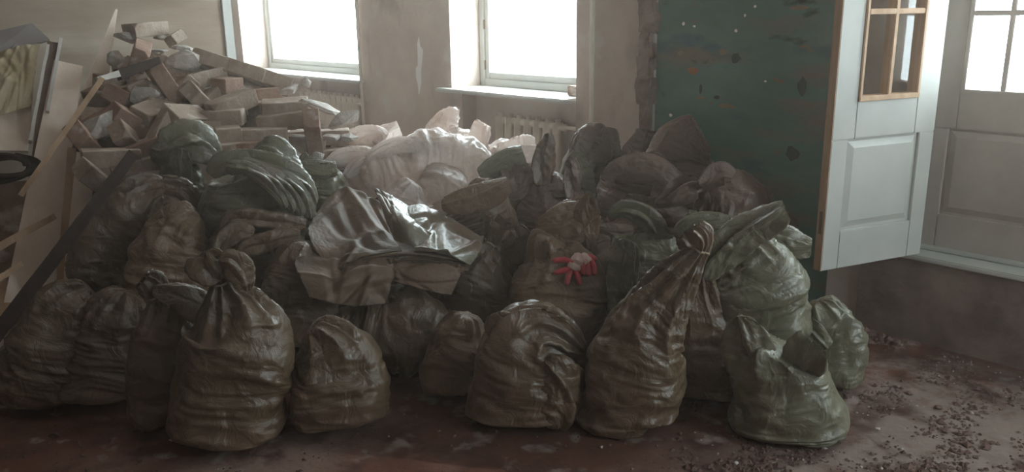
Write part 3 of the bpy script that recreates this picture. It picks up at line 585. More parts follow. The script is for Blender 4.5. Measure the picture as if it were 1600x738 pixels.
sack('dark sack with two tall narrow ears standing in the middle', 4.25, [(868, 380, 52), (866, 345, 60), (864, 312, 54), (866, 288, 40), (872, 272, 20)], None, 'brown', open_end=False, dr=.8,
     extras=[dict(name='tall_ear', m='olive', st=[(846, 290, 14), (848, 262, 17), (852, 238, 14), (857, 220, 9), (858, 208, 5)], dd=-.12, kw=dict(open_end=False, dr=.45)), dict(name='short_ear', st=[(894, 310, 12), (894, 285, 13), (894, 262, 10), (892, 244, 5)], dd=-.16, kw=dict(open_end=False, dr=.5))])
sack('dark green-grey sack with a drooping hood, below the riser pipe', 4.75, [(925, 310, 44), (925, 280, 50), (928, 252, 46), (934, 228, 38), (940, 210, 26), (942, 198, 14)], None, 'olive', open_end=False, dr=.7,
     extras=[dict(name='drooping_hood', m='olive', st=[(912, 268, 20), (918, 246, 30), (928, 226, 32), (938, 209, 25), (946, 197, 10)], dd=-.14, kw=dict(open_end=False))])
sack('sack with a pale shiny gathered mouth between the eared sack and the hooded one', 4.5, [(898, 320, 26), (898, 295, 30), (900, 272, 26), (906, 256, 22), (912, 246, 20)], None, 'green_sack', dr=.6)
sack('tall dark brown sack with a squared peak at the back against the green wall', 4.6, [(1062, 320, 54), (1060, 290, 62), (1060, 260, 60), (1066, 235, 50), (1080, 216, 38), (1096, 206, 24)], None, 'brown', open_end=False, dr=.7, lump=.02)
sack('brown sack far back where the plaster meets the green paint', 4.75, [(1010, 300, 48), (1008, 270, 46), (1010, 245, 38), (1014, 225, 30), (1018, 206, 20)], None, 'brown', dr=.8)
sack('brown sack spread low in the middle with fan-like folds', 4.3, [(975, 345, 44), (985, 320, 56), (995, 295, 58), (1000, 272, 46), (990, 256, 26)], None, 'brown', open_end=False, dr=.9, pleat=1.4,
     extras=[dict(name='wide_fold', st=[(940, 276, 5), (966, 268, 15), (1000, 262, 20), (1040, 272, 16), (1072, 292, 6)], dd=-.22, kw=dict())])
sack('brown sack with a leaf-shaped tied end, right of the fan-folded one', 4.15, [(1075, 385, 44), (1072, 350, 56), (1066, 322, 56), (1062, 300, 42), (1070, 286, 20)], None, 'brown', open_end=False, dr=.9,
     extras=[dict(name='leaf_end', st=[(1024, 318, 6), (1044, 310, 16), (1066, 298, 20), (1086, 290, 16), (1094, 292, 6)], dd=-.26, kw=dict(open_end=False, dr=.5)), dict(name='lower_fold', st=[(976, 308, 8), (1004, 320, 14), (1040, 332, 18), (1076, 344, 14)], dd=-.22, kw=dict())])
sack('dim brown sack lying against the green wall, right end of the back row', 4.0, [(1190, 345, 26), (1170, 325, 40), (1140, 312, 46), (1108, 308, 42), (1086, 304, 22)], None, 'brown', open_end=False, dr=.9,
     extras=[dict(st=[(1096, 292, 8), (1112, 278, 13), (1130, 270, 14), (1146, 276, 8)], dd=-.18, kw=dict())])
sack('small dim sack low by the green wall, rightmost of the back row', 3.95, [(1215, 400, 34), (1205, 370, 42), (1190, 345, 36), (1176, 325, 18)], None, 'brown', open_end=False)
sack('tan sack with a twisted upright neck behind the red gloves', 3.85, [(910, 470, 48), (906, 430, 56), (900, 395, 56), (898, 365, 50), (904, 340, 36), (914, 322, 20), (918, 306, 10)], None, 'tan', open_end=False, NV=96, dr=.85,
     extras=[dict(name='twisted_neck', st=[(925, 400, 7), (922, 378, 10), (918, 355, 13), (917, 332, 15), (920, 312, 9), (922, 300, 4)], dd=-.2, kw=dict(open_end=False, gather=1.6)), dict(name='side_wing', st=[(838, 352, 8), (862, 348, 16), (888, 344, 20), (910, 332, 16), (922, 316, 8)], dd=-.18, kw=dict(open_end=False)),
             dict(name='lower_wing', st=[(846, 372, 8), (866, 380, 12), (888, 376, 14), (912, 362, 8)], dd=-.2, kw=dict())])
sack('sack with a rolled shiny rim behind the half-empty green one', 3.95, [(985, 450, 46), (984, 415, 52), (982, 380, 50), (978, 350, 42), (972, 334, 36)], None, 'tan', dr=.75,
     extras=[dict(name='rolled_rim', m='green_sack', st=[(952, 334, 8), (972, 326, 12), (996, 332, 13), (1014, 348, 15), (1026, 372, 14), (1030, 392, 8)], dd=-.2, kw=dict(dr=.7)), dict(name='flat_folds', m='brown', st=[(926, 354, 5), (950, 358, 7), (976, 360, 8), (990, 360, 5)], dd=-.24, kw=dict(open_end=False))])
sack('pale crumpled sack behind the knot of the long-necked sack', 3.75, [(1118, 450, 44), (1116, 415, 52), (1112, 385, 50), (1106, 364, 42), (1112, 350, 44)], None, 'green_sack', dr=.7, pleat=1.6,
     extras=[dict(st=[(1058, 366, 8), (1078, 352, 13), (1106, 346, 14), (1134, 348, 12), (1156, 346, 7)], dd=-.12, kw=dict())])
# buried ones that hold up the upper layer
for x, y, d in [(560, 400, 4.5), (690, 400, 4.55), (820, 395, 4.5), (940, 390, 4.45), (1050, 395, 4.4), (450, 400, 4.45), (1150, 420, 3.9), (620, 470, 3.95), (600, 340, 5.0), (740, 335, 5.0), (930, 340, 4.75), (1040, 340, 4.5)]:
    h = 38
    sack('olive sack buried under the heap', d, [(x-48, y+4, 30), (x-24, y, h+8), (x, y-3, h+10), (x+26, y, h+8), (x+50, y+5, 28)], None, 'olive', open_end=False, NV=44, NU=44, iters=14)['group'] = 'sacks buried under the heap'

# ------------------------------------------------------------------ empty folded sacks thrown over the heap
def sheet(name, rows, m, seed, NU=70, NV=70, excess=1.012, amp=.006, thick=.006, pull=.05, iters=60, folds=14, smooth=.05):
    rs = np.random.RandomState(seed)
    A = np.array([[list(at(*p)) for p in r] for r in rows])
    t = np.linspace(0, A.shape[0]-1, NV); u = np.linspace(0, A.shape[1]-1, NU)
    B = np.stack([cr(A[:, j], t) for j in range(A.shape[1])], 1)
    T = np.stack([cr(B[i], u) for i in range(NV)], 0)
    n = np.cross(np.gradient(T, axis=0), np.gradient(T, axis=1)); n /= np.linalg.norm(n, axis=2, keepdims=True)+1e-9
    U, V = np.meshgrid(np.linspace(0, 1, NU), np.linspace(0, 1, NV)); Wd = np.zeros((NV, NU))
    for k in range(folds):
        a = rs.rand()*math.pi; x0, y0 = rs.rand(2); d = (U-x0)*math.cos(a)+(V-y0)*math.sin(a); e = -(U-x0)*math.sin(a)+(V-y0)*math.cos(a)
        Wd += rs.choice([-1, 1])*amp*(1-np.minimum(1, np.abs(d)/(.04+.06*rs.rand())))*np.exp(-(e/.4)**2)
    P = T+n*(Wd+rs.randn(NV, NU)*.001)[..., None]
    du = np.linalg.norm(np.diff(T, axis=1), axis=2, keepdims=True)*excess; du = np.concatenate([du, du[:, -1:]], 1)
    dv = np.linalg.norm(np.diff(T, axis=0), axis=2, keepdims=True)*excess
    P = cloth(T, P, du, dv, False, 14, .02, .02)
    n = np.cross(np.gradient(P, axis=0), np.gradient(P, axis=1)); n /= np.linalg.norm(n, axis=2, keepdims=True)+1e-9
    # close it round into a real thickness: top sheet, then the underside back again
    Q = np.concatenate([P, (P-n*thick)[::-1], P[:1]], 0)
    c = Q.reshape(-1, 3).mean(0)
    me = grid_mesh(Q-c, name); o = link(name, me, M[m], None, True); o.location = c
    return o
ES = 'empty folded sacks thrown on the heap'
def es(label, rows, m, seed, **k): return tag(sheet('empty_sack', rows, m, seed, **k), label, 'sack', ES)
es('lowest layer of the folded empty sacks, its edge showing under the others', [[(510, 322, 3.98), (580, 325, 3.95), (650, 335, 3.92), (728, 362, 3.90)], [(492, 362, 3.7), (565, 372, 3.7), (650, 370, 3.7), (745, 388, 3.7)], [(514, 418, 3.42), (575, 408, 3.42), (655, 402, 3.42), (734, 417, 3.44)], [(518, 428, 3.41), (590, 412, 3.41), (655, 407, 3.41), (732, 420, 3.43)]], 'olive_flat', 51, thick=.012)
es('middle layer of the folded empty sacks, a thin stacked edge', [[(512, 316, 3.97), (580, 318, 3.95), (650, 328, 3.92), (726, 356, 3.90)], [(490, 356, 3.7), (565, 364, 3.7), (650, 364, 3.7), (742, 382, 3.7)], [(518, 416, 3.42), (580, 402, 3.42), (655, 397, 3.42), (734, 412, 3.44)]], 'tan_flat', 52, thick=.010)
es('left empty sack folded over the stack, with a rounded bright crest', [[(505, 318, 3.9), (530, 296, 3.95), (560, 298, 3.95), (592, 316, 3.9)], [(490, 340, 3.75), (525, 325, 3.8), (565, 325, 3.8), (602, 345, 3.75)], [(482, 362, 3.6), (520, 368, 3.60), (570, 362, 3.62), (614, 372, 3.6)], [(496, 395, 3.47), (530, 400, 3.45), (575, 388, 3.46), (624, 384, 3.48)], [(519, 424, 3.40), (536, 417, 3.395), (568, 400, 3.41), (628, 391, 3.44)]], 'olive_flat', 53, amp=.028, folds=9)
es('right empty sack of the stack, catching the window light', [[(636, 322, 3.75), (664, 320, 3.8), (700, 338, 3.85), (730, 356, 3.85)], [(636, 350, 3.6), (675, 350, 3.62), (715, 366, 3.68), (752, 380, 3.7)], [(645, 385, 3.45), (680, 384, 3.46), (715, 392, 3.48), (745, 400, 3.52)], [(650, 393, 3.42), (690, 397, 3.41), (715, 405, 3.41), (735, 414, 3.43)]], 'green_flat', 54, amp=.028, folds=9)
es('upturned pointed corner of an empty sack standing on the stack like a cone', [[(586, 293, 3.62), (600, 299, 3.62), (618, 309, 3.62), (638, 321, 3.62)], [(594, 317, 3.55), (608, 322, 3.52), (622, 325, 3.52), (637, 336, 3.53)], [(603, 345, 3.48), (618, 345, 3.41), (636, 345, 3.40), (654, 350, 3.46)], [(616, 375, 3.44), (632, 381, 3.37), (652, 385, 3.35), (674, 364, 3.42)]], 'green_flat', 55, amp=.006)
es('empty sack hanging down at the left front of the stack', [[(486, 372, 3.62), (520, 395, 3.5), (570, 395, 3.48), (618, 396, 3.46)], [(462, 408, 3.44), (520, 424, 3.37), (570, 412, 3.37), (620, 410, 3.39)], [(470, 434, 3.34), (520, 442, 3.31), (570, 440, 3.31), (615, 436, 3.33)], [(484, 464, 3.29), (520, 474, 3.27), (560, 478, 3.27), (604, 474, 3.29)]], 'olive_flat', 56, amp=.03, thick=.01)
es('empty sack hanging down at the right front of the stack', [[(600, 400, 3.45), (650, 402, 3.45), (700, 405, 3.45), (730, 413, 3.47)], [(612, 416, 3.39), (650, 421, 3.37), (690, 425, 3.37), (722, 426, 3.39)], [(616, 440, 3.36), (650, 449, 3.34), (680, 457, 3.34), (705, 461, 3.36)]], 'tan_flat', 57, amp=.012, thick=.01)

# ------------------------------------------------------------------ gloves on the sack
bpy.context.view_layer.update()
DG = bpy.context.evaluated_depsgraph_get()
haze_o = haze; haze_o.hide_viewport = True; bpy.context.view_layer.update(); DG = bpy.context.evaluated_depsgraph_get()
def hit(x, y, fallback=3.5):
    r = ray(x, y).normalized(); ok, p, n, *_ = SC.ray_cast(DG, Vector((0, 0, EYE)), r)
    return (p, n) if ok else (at(x, y, fallback), Vector((0, -1, 0)))
def glove(label, palm, fingers):
    c0, n0 = hit(*palm[0]); t = empty('work_glove', c0); tag(t, label, 'glove', 'pair of red rubber-palmed gloves')
    bm = bmesh.new()
    P = []
    for x, y, w in palm:
        p, n = hit(x, y); P.append((p-c0+n*.010, w*1.35*mpp(x, y, 3.45)))
    for i in range(len(P)-1):
        tube(bm, [P[i][0], (P[i][0]+P[i+1][0])/2, P[i+1][0]], [P[i][1]*.75, (P[i][1]+P[i+1][1])/2*.8, P[i+1][1]*.75], 12)
    o = link('palm', mesh_of(bm), M['pink_knit'], t, True); md = o.modifiers.new('r', 'REMESH'); md.mode = 'VOXEL'; md.voxel_size = .003; md.use_smooth_shade = True; s_ = o.modifiers.new('s', 'SMOOTH'); s_.iterations = 6
    for f in fingers:
        pts = []; k = len(f)
        for i, (x, y) in enumerate(f):
            p, n = hit(x, y); pts.append(p-c0+n*(.012+.004*math.sin(i*2.)))
        fine = cr(np.array([list(p) for p in pts]), np.linspace(0, k-1, 10)); rad = [.013, .0138, .0135, .0130, .0136, .0134, .013, .0125, .011, .007]
        bm = bmesh.new(); tube(bm, [Vector(q) for q in fine], rad, 12)
        link('finger', mesh_of(bm), M['red_rubber'], t, True)
    return t
G = [glove('left red glove draped on the tan sack, fingers spread left and down', [(905, 402, 9), (900, 412, 11), (895, 422, 10)], [[(895, 412), (880, 408), (864, 409)], [(893, 420), (878, 424), (865, 428)], [(893, 424), (888, 434), (885, 446)], [(900, 424), (902, 434), (906, 445)]]),
     glove('right red glove beside it on the tan sack, fingers curling down', [(908, 402, 9), (914, 408, 10), (920, 414, 9)], [[(912, 410), (909, 420), (910, 431)], [(918, 410), (918, 421), (919, 433)], [(922, 408), (927, 418), (928, 431)], [(916, 404), (924, 404), (931, 409)]])]

# ------------------------------------------------------------------ brick pile
def basis(x, y):
    r = ray(x, y); f = Vector((-r.x, -r.y, 0)).normalized(); rt = Vector((r.y, -r.x, 0)).normalized()
    return rt, -f, Vector((0, 0, 1))                                            # right, away, up
def orient(x, y, yaw, roll, pitch):
    rt, aw, up = basis(x, y); B = Matrix((rt, aw, up)).transposed()
    return (B @ Matrix.Rotation(-math.radians(roll), 3, 'Y').inverted() @ Matrix.Rotation(math.radians(pitch), 3, 'X') @ Matrix.Rotation(math.radians(yaw), 3, 'Z')).to_4x4()
def brick_mesh(seed, L=.25, Wd=.12, H=.085, chip=.5):
    r = random.Random(seed); bm = bmesh.new(); bmesh.ops.create_cube(bm, size=1, matrix=Matrix.Diagonal((L, Wd, H, 1)))
    vs = list(bm.verts)
    for v in vs: v.co += Vector((r.uniform(-1, 1)*.006, r.uniform(-1, 1)*.005, r.uniform(-1, 1)*.004))
    for v in r.sample(vs, 2 if r.random() < chip else 1):
        bmesh.ops.bevel(bm, geom=[v], offset=r.uniform(.012, .035), segments=1, affect='VERTICES')
    bmesh.ops.bevel(bm, geom=list(bm.edges), offset=.004, segments=1, affect='EDGES', clamp_overlap=True)
    bmesh.ops.triangulate(bm, faces=[f for f in bm.faces if len(f.verts) > 4])
    return mesh_of(bm)
def lump_mesh(seed, a=.1, b=.08, c=.06, n=18, rough=.012, cuts=1):
    r = random.Random(seed); bm = bmesh.new()
    for _ in range(n):
        v = Vector((r.gauss(0, 1), r.gauss(0, 1), r.gauss(0, 1))).normalized(); bm.verts.new((v.x*a, v.y*b, v.z*c))
    res = bmesh.ops.convex_hull(bm, input=bm.verts); bmesh.ops.delete(bm, geom=[g for g in res['geom_interior'] if isinstance(g, bmesh.types.BMVert)], context='VERTS')
    if cuts:
        bmesh.ops.subdivide_edges(bm, edges=bm.edges, cuts=cuts, use_grid_fill=True)
        for v in bm.verts: v.co += noise.noise_vector(v.co*14+Vector((seed, 0, 0)))*rough
    return mesh_of(bm)
BM = []
for i in range(7):
    me = brick_mesh(i); me.materials.append(M['brick'] if i != 3 else M['brick_red']); BM.append(me)
HB = []
for i in range(4):
    me = brick_mesh(20+i, .13); me.materials.append(M['brick'] if i else M['brick_red']); HB.append(me)
LM = []
for i in range(6):
    me = lump_mesh(40+i); me.materials.append(M['mortar']); LM.append(me)
BG = 'bricks in the heap by the left wall'
def PD(x, y): return 4.42+(250-y)/200*.80                                      # how far the face of the pile is, sloping away upwards
def brick(x, y, yaw=0, roll=0, pitch=0, half=False, dd=0., label=None, k=None, sc=1., long=1.):
    i = int(abs(x*7+y*13)) % 97
    src = HB[i % 4] if half else BM[(k if k is not None else i) % 7]
    if half and k is not None: src = HB[k % 4]
    o = bpy.data.objects.new('brick', src); COL.objects.link(o)
    o.matrix_world = Matrix.Translation(at(x, y, PD(x, y)+dd)) @ orient(x, y, yaw, roll, pitch) @ Matrix.Diagonal((sc*long, sc, sc, 1))
    if not label:
        red = src.materials[0] == M['brick_red']
        where = ('near the crest' if y < 110 else 'on the left flank' if x < 200 and y < 230 else 'at the left foot' if x < 235 else 'in the right-hand courses' if x > 335 else 'low in the middle' if y > 200 else 'in the middle')
        how = 'steeply tipped' if abs(roll) > 28 else 'tilted' if abs(roll) > 9 else 'lying level'
        way = 'end out' if abs(yaw) > 45 else 'askew' if abs(yaw) > 15 else 'side facing out'
        label = f"{'reddish' if red else 'dusty pale'} {'half brick' if half else 'brick'}, {how}, {way}, {where} of the heap"
    tag(o, label, 'brick', BG); return o
def lump(x, y, sx=1, sy=1, sz=1, yaw=0, roll=0, dd=0., label=None, m=None, k=None):
    i = int(abs(x*5+y*3)) % 6 if k is None else k
    o = bpy.data.objects.new('rubble_lump', LM[i]); COL.objects.link(o)
    o.matrix_world = Matrix.Translation(at(x, y, PD(x, y)+dd)) @ orient(x, y, yaw, roll, 0) @ Matrix.Diagonal((sx, sy, sz, 1))
    if not label:
        col = 'crest' if y < 100 else 'left flank' if x < 220 else 'middle' if x < 340 else 'right foot'
        label = f"{'bigger' if sx*sz > .6 else 'small'} {'flat' if sz < .6 else 'round'} mortar lump in the {col} of the brick heap, {'level' if abs(roll) < 12 else 'slanting'}"
    tag(o, label, 'rubble', 'mortar lumps in the brick heap'); return o
brick(228, 46, 38, -3, 0, False, 0, 'topmost brick of the heap, its right end lit white', sc=.9)
brick(219, 86, 80, -66, 0, False, -.04, 'long brown brick leaning upright just below the topmost brick', k=3, long=1.15)
lump(198, 60, .75, .7, .55, 20, 15, 0, 'white lit lump of plaster left of the topmost brick'); lump(182, 92, .55, .5, .8, 0, 10, 0, 'white-topped lump at the upper left of the heap')
brick(274, 60, 40, -28, 0, True, .05, 'small tilted half brick on the crest, right of the topmost one', sc=.7)
lump(252, 60, .5, .4, .3, 0, 0, .05); lump(250, 79, .6, .5, .22, 0, 0, .0); lump(286, 76, .7, .5, .35, 10, 10, .05)
lump(289, 96, 1.15, .9, 1.0, 10, -8, -.02, 'big rough grey block near the crest of the heap', k=2)
brick(256, 128, 15, 62, -10, False, -.06, 'brown brick standing steeply below the rough grey block', k=3)
lump(226, 146, .85, .8, 1.1, 0, -20, -.02, 'grey slab-like lump in the upper left of the heap', k=1)
lump(160, 196, 1.25, .9, 1.1, 15, -30, -.02, 'large mottled lump at the left edge of the heap', k=3)
HC = [  # x, y, yaw, roll, pitch, half, dd, label
 (355, 134, 38, 0, 0, True, 0, 'half brick under the long masonry slab, its end facing out'),
 (362, 162, 24, -12, 8, False, -.03, 'tilted brick with a bright sloping top in the middle of the heap'),
 (344, 184, -14, -2, 0, False, 0, 'brick lying flat under the tilted bright-topped one'),
 (446, 168, -4, -3, 10, False, -.02, 'brick with a clean pale top, upper one of the right-hand stack'),
 (440, 190, -8, -5, 0, False, -.02, 'brick right under the clean pale-topped one'),
 (489, 207, 48, 88, 0, False, -.08, 'brick standing on end at the right edge of the stack'),
 (356, 211, 2, 0, 0, True, -.04, 'half brick end-on in the third course of the stack'),
 (411, 213, -2, 0, 0, False, -.02, 'long brick in the third course of the stack'),
 (407, 232, 1, 0, 0, False, -.03, 'long brick in the fourth course of the stack'),
 (356, 236, 10, 0, 0, True, -.02, 'half brick below the end-on one'),
 (404, 252, 2, 0, 0, False, -.03, 'long brick in the lowest visible course, above the shiny sacks'),
 (322, 216, 20, 40, 20, True, -.05, 'tipped half brick left of the third course'),
 (290, 184, 52, 34, 18, False, -.06, 'brick tipped steeply with its upper side lit, centre of the heap'),
 (254, 206, 35, -48, 10, False, -.06, 'brick leaning into its neighbour below the steep lit one'),
 (193, 183, 20, 38, 0, True, -.03, 'small brick piece tilted left, mid left of the heap'),
 (195, 214, 40, 60, 10, True, -.04, 'brick piece with a lozenge outline, left part of the heap'),
 (174, 247, 5, 4, 0, False, -.04, 'brick lying level at the lower left of the heap'),
 (315, 124, 30, -10, 0, False, .04, 'brick under the left end of the long masonry slab'),
 (307, 152, 40, 52, 0, True, -.02, 'brick turned on its corner left of the tilted bright-topped one'),
 (228, 233, 10, -15, 0, False, -.03, 'brick just above the ruffled green sack'),
 (324, 200, 0, 0, 0, True, .04, None), (157, 285, 25, 50, 0, False, .0, 'brick sloping down beside the metal bar'),
 (215, 262, 5, -8, 0, False, .02, 'brick beside the top of the metal bar'),
 (210, 142, 30, -20, 0, True, .02, None), (138, 226, 50, 60, 0, False, .04, 'outermost brick at the left foot of the heap'),
 (398, 150, 20, 0, 0, False, .10, None), (300, 222, -10, 20, 0, False, .08, None), (270, 230, 30, -30, 0, True, .02, None), (470, 225, 10, 10, 0, False, .1, None),
 (240, 176, 60, 20, 20, False, .02, None), (275, 150, 10, -40, 10, False, .06, None), (330, 108, 50, 10, 0, True, .12, None), (412, 170, 30, 0, 0, True, .08, None),
 (205, 112, 10, 60, 0, True, .05, None), (185, 150, 70, 30, 0, True, .04, None), (170, 130, 20, 10, 0, True, .12, None), (150, 258, 40, -30, 0, True, .06, None), (186, 275, 0, 10, 0, False, .08, None)]
for x, y, ya, ro, pi_, hf, dd, lb in HC: brick(x, y, ya, ro, pi_, hf, dd, lb)
lump(451, 244, .75, .6, .7, 0, 0, -.04, 'rounded rubble chunk between the stack and the upright brick'); lump(498, 245, .35, .4, .5)
lump(505, 168, 1.45, .9, .45, 20, 22, -.04, 'broken mortar slab with a bright white top, right of the stack', k=4)
lump(538, 190, 1.1, .8, .85, 0, -30, .02, 'dark round clod at the right foot of the brick heap', k=0)
lump(450, 140, .8, .6, .6, 0, -20, .06, 'grey lump at the lower end of the long masonry slab', k=5)
lump(478, 130, .35, .3, .5, 0, 0, .05); lump(520, 215, .6, .5, .5); lump(545, 215, .6, .5, .4)
M['shaded_mortar'] = mat('shaded_grey_mortar', (.17, .14, .12), .95, (.28, .24, .21), 14, .9, 45)  # darker mortar: shade on the slab's underside put into the colour
# long slab of old masonry lying down the slope: bricks still held by mortar
t = empty('masonry_slab', mw=Matrix.Translation(at(378, 112, PD(378, 112)+.06)) @ orient(378, 112, -8, 24, -22))
me = lump_mesh(77, .27, .07, .062, 60, .014, 2)
o = link('mortar_bed', me, M['shaded_mortar'], t); 
for i, x in enumerate((-.19, .03, .2)):
    o = bpy.data.objects.new('brick', BM[i]); COL.objects.link(o); o.parent = t; o.location = (x*.9, -.012, -.012+.004*i); o.scale = (.8, 1, .95)
tag(t, 'long slab of broken masonry sloping down from the crest to the right', 'rubble')
# fill between: each a brick of its own
top = [(108, 225), (125, 200), (150, 150), (175, 112), (190, 78), (240, 66), (300, 95), (340, 118), (430, 160), (500, 185), (545, 210)]
tx, ty = zip(*top); rg = random.Random(12); nfill = 0
for gy in range(80, 330, 23):
    for gx in range(105, 540, 34):
        x = gx+rg.uniform(-9, 9); y = gy+rg.uniform(-6, 6)
        if y < np.interp(x, tx, ty)+16 or y > 320: continue
        if x > 340 and y > 265: continue
        if x < 138+max(0, y-220)*.35: continue
        near = any(abs(x-h[0]) < 26 and abs(y-h[1]) < 15 for h in HC)
        if rg.random() < .16: lump(x, y, rg.uniform(.6, 1), rg.uniform(.6, 1), rg.uniform(.5, .9), rg.uniform(0, 90), rg.uniform(-40, 40), .14 if near else .07)
        elif x > 335 and y > 150: brick(x, y, rg.uniform(-15, 15), rg.uniform(-3, 3), 0, rg.random() < .3, .20)
        else: brick(x, y, rg.uniform(-60, 60), rg.gauss(0, 28), rg.gauss(0, 14), rg.random() < .35, .16 if near else .08)
        nfill += 1
# the buried inside of the heap
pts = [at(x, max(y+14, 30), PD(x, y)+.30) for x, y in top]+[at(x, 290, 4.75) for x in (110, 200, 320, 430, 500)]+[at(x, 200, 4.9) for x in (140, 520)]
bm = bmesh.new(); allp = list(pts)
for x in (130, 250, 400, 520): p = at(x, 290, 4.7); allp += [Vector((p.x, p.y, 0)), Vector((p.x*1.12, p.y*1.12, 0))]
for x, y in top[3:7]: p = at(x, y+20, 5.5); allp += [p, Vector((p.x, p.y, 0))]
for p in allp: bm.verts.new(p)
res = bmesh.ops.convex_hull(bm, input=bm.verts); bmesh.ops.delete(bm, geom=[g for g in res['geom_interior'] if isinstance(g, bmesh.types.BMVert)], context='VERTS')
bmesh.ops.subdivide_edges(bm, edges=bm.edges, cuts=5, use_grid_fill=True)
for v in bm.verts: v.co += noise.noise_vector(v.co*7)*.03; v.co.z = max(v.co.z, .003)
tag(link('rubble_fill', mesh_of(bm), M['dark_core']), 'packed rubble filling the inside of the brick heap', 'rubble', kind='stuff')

# ------------------------------------------------------------------ boards and scrap leaning at the left
def plank(name, A, B, wA, wB, m, label, cat='board', th=.02, taper=None, edge=None):
    """board from A to B, points (x, y, distance); widths in pixels there; it faces the eye"""
    a, b = at(*A), at(*B); t = (b-a).normalized(); v = ((a+b)/2-Vector((0, 0, EYE))).normalized()
    s = t.cross(v).normalized(); n = s.cross(t).normalized(); a_, b_ = wA*mpp(*A)/2, wB*mpp(*B)/2
    bm = bmesh.new(); N = 10; R_ = []
    for i in range(N+1):
        f = i/N; c = a.lerp(b, f); w = a_+(b_-a_)*f; j = noise.noise(Vector((f*6, wA, wB)))*.003
        R_.append([bm.verts.new(c+s*(w+j)-n*th/2), bm.verts.new(c-s*(w-j)-n*th/2), bm.verts.new(c-s*(w-j)+n*th/2), bm.verts.new(c+s*(w+j)+n*th/2)])
    for p, q in zip(R_, R_[1:]):
        for k in range(4): bm.faces.new((p[k], p[(k+1) % 4], q[(k+1) % 4], q[k]))
    bm.faces.new(R_[0]); bm.faces.new(R_[-1][::-1]); c = (a+b)/2
    bmesh.ops.translate(bm, vec=-c, verts=bm.verts); o = link(name, mesh_of(bm), m); o.location = c
    tag(o, label, cat); return o
def floor_d(x, y): p = onfloor(x, y); return math.hypot(p.x, p.y)
plank('leaning_board', (107, 100, 4.98), (22, 600, floor_d(22, 600)), 40, 72, M['board'], 'long pale flat board leaning on the left wall, beside the brown frame')
plank('pointed_board', (182, 16, 5.42), (126, 230, 4.9), 3, 52, M['board'], 'pale board sawn to a long point, standing against the left wall')
plank('narrow_board', (134, 240, 4.42), (112, 500, 4.05), 26, 34, M['board'], 'short pale board standing between the long board and the tall dark sack')
plank('narrow_board', (112, 232, 4.5), (92, 520, 4.1), 12, 18, M['raw_wood'], 'thin reddish lath behind the dark metal bar')
plank('wooden_lath', (160, 122, 4.55), (32, 306, 4.35), 8, 8, M['raw_wood'], 'thin pale lath slanting down left from the brick heap', th=.012)
plank('wooden_lath', (86, 338, 4.3), (-6, 388, 4.2), 9, 12, M['raw_wood'], 'short lath at the left edge of the picture, pointing up right', th=.015)
plank('wooden_lath', (34, 412, 4.1), (-8, 440, 4.05), 8, 10, M['raw_wood'], 'lowest short lath at the left edge', th=.015)
plank('metal_bar', (207, 242, 4.05), (-38, 566, 3.3), 17, 24, M['dark_wood'], 'long dark bar slanting from the sacks down to the lower left corner', 'bar', th=.035)
plank('splintered_branch', (152, 124, 4.55), (186, 115, 4.6), 7, 10, M['pale_edge'], 'broken stick with a pale tip poking out of the brick heap', 'stick', th=.02)
plank('splintered_branch', (184, 117, 4.62), (248, 95, 4.75), 18, 11, M['dark_wood'], 'thick brown splintered wood lying across the brick heap', 'stick', th=.04)
# brown frame with two pale worn edges
t = empty('door_frame_piece', at(72, 140, 4.9)); c = t.location.copy()
def strip(A, B, wA, wB, m, th, name):
    o = plank(name, A, B, wA, wB, m, None, None, th); 
    for k in ('label', 'category'):
        if k in o: del o[k]
    o.parent = t; o.location = o.location-c; return o
strip((84, 68, 5.05), (56, 300, 4.6), 18, 24, M['frame_brown'], .03, 'frame_face'); strip((75, 72, 5.02), (47, 222, 4.68), 4, 5, M['pale_edge'], .035, 'worn_edge'); strip((95, 62, 5.04), (74, 176, 4.78), 5, 5, M['pale_edge'], .035, 'worn_edge')
tag(t, 'brown wooden frame piece with two worn pale edges, leaning at the left', 'frame')
def panel(label, pts, d, m, th=.012, name='hardboard_sheet', cat='panel'):
    v = [at(x, y, dd) for x, y, dd in pts]; c = sum(v, Vector())/len(v); bm = bmesh.new(); f = bm.faces.new([bm.verts.new(p-c) for p in v]); bm.faces.ensure_lookup_table(); f.normal_update()
    r = bmesh.ops.extrude_face_region(bm, geom=[f]); n = f.normal
    if n.dot(c-Vector((0, 0, EYE))) < 0: n = -n
    bmesh.ops.translate(bm, vec=n*th, verts=[g for g in r['geom'] if isinstance(g, bmesh.types.BMVert)])
    o = link(name, mesh_of(bm), m); o.location = c; tag(o, label, cat); return o
panel('grey flat panel at the top left, tilted above the yellowed paper', [(-20, 52, 5.2), (50, 36, 5.25), (78, 62, 5.2), (10, 82, 5.1), (-20, 88, 5.1)], 5.2, M['grey_sheet'])
o = sheet('torn_paper', [[(-40, 86, 5.02), (0, 80, 5.02), (30, 72, 5.02), (62, 68, 5.02)], [(-40, 130, 4.93), (0, 120, 4.94), (30, 118, 4.93), (55, 115, 4.94)], [(-40, 182, 4.84), (0, 180, 4.82), (24, 172, 4.84), (48, 166, 4.84)]], 'yellow_paper', 71, amp=.016, thick=.003, folds=24)
tag(o, 'yellowed crumpled wall paper sheet hanging over the panels at the left edge', 'paper')
panel('beige board behind the torn yellow paper', [(-40, 150, 4.95), (52, 140, 4.97), (44, 220, 4.78), (-40, 222, 4.76)], 4.9, M['board'])
panel('narrow beige rail under the beige board at the left edge', [(-40, 219, 4.72), (46, 218, 4.74), (44, 236, 4.70), (-40, 234, 4.68)], 4.7, M['board'], .02)
panel('reddish brown sheet leaning low at the left edge', [(-60, 292, 5.05), (62, 280, 5.05), (40, 440, 4.62), (-60, 450, 4.6)], 4.5, M['brick_red'])
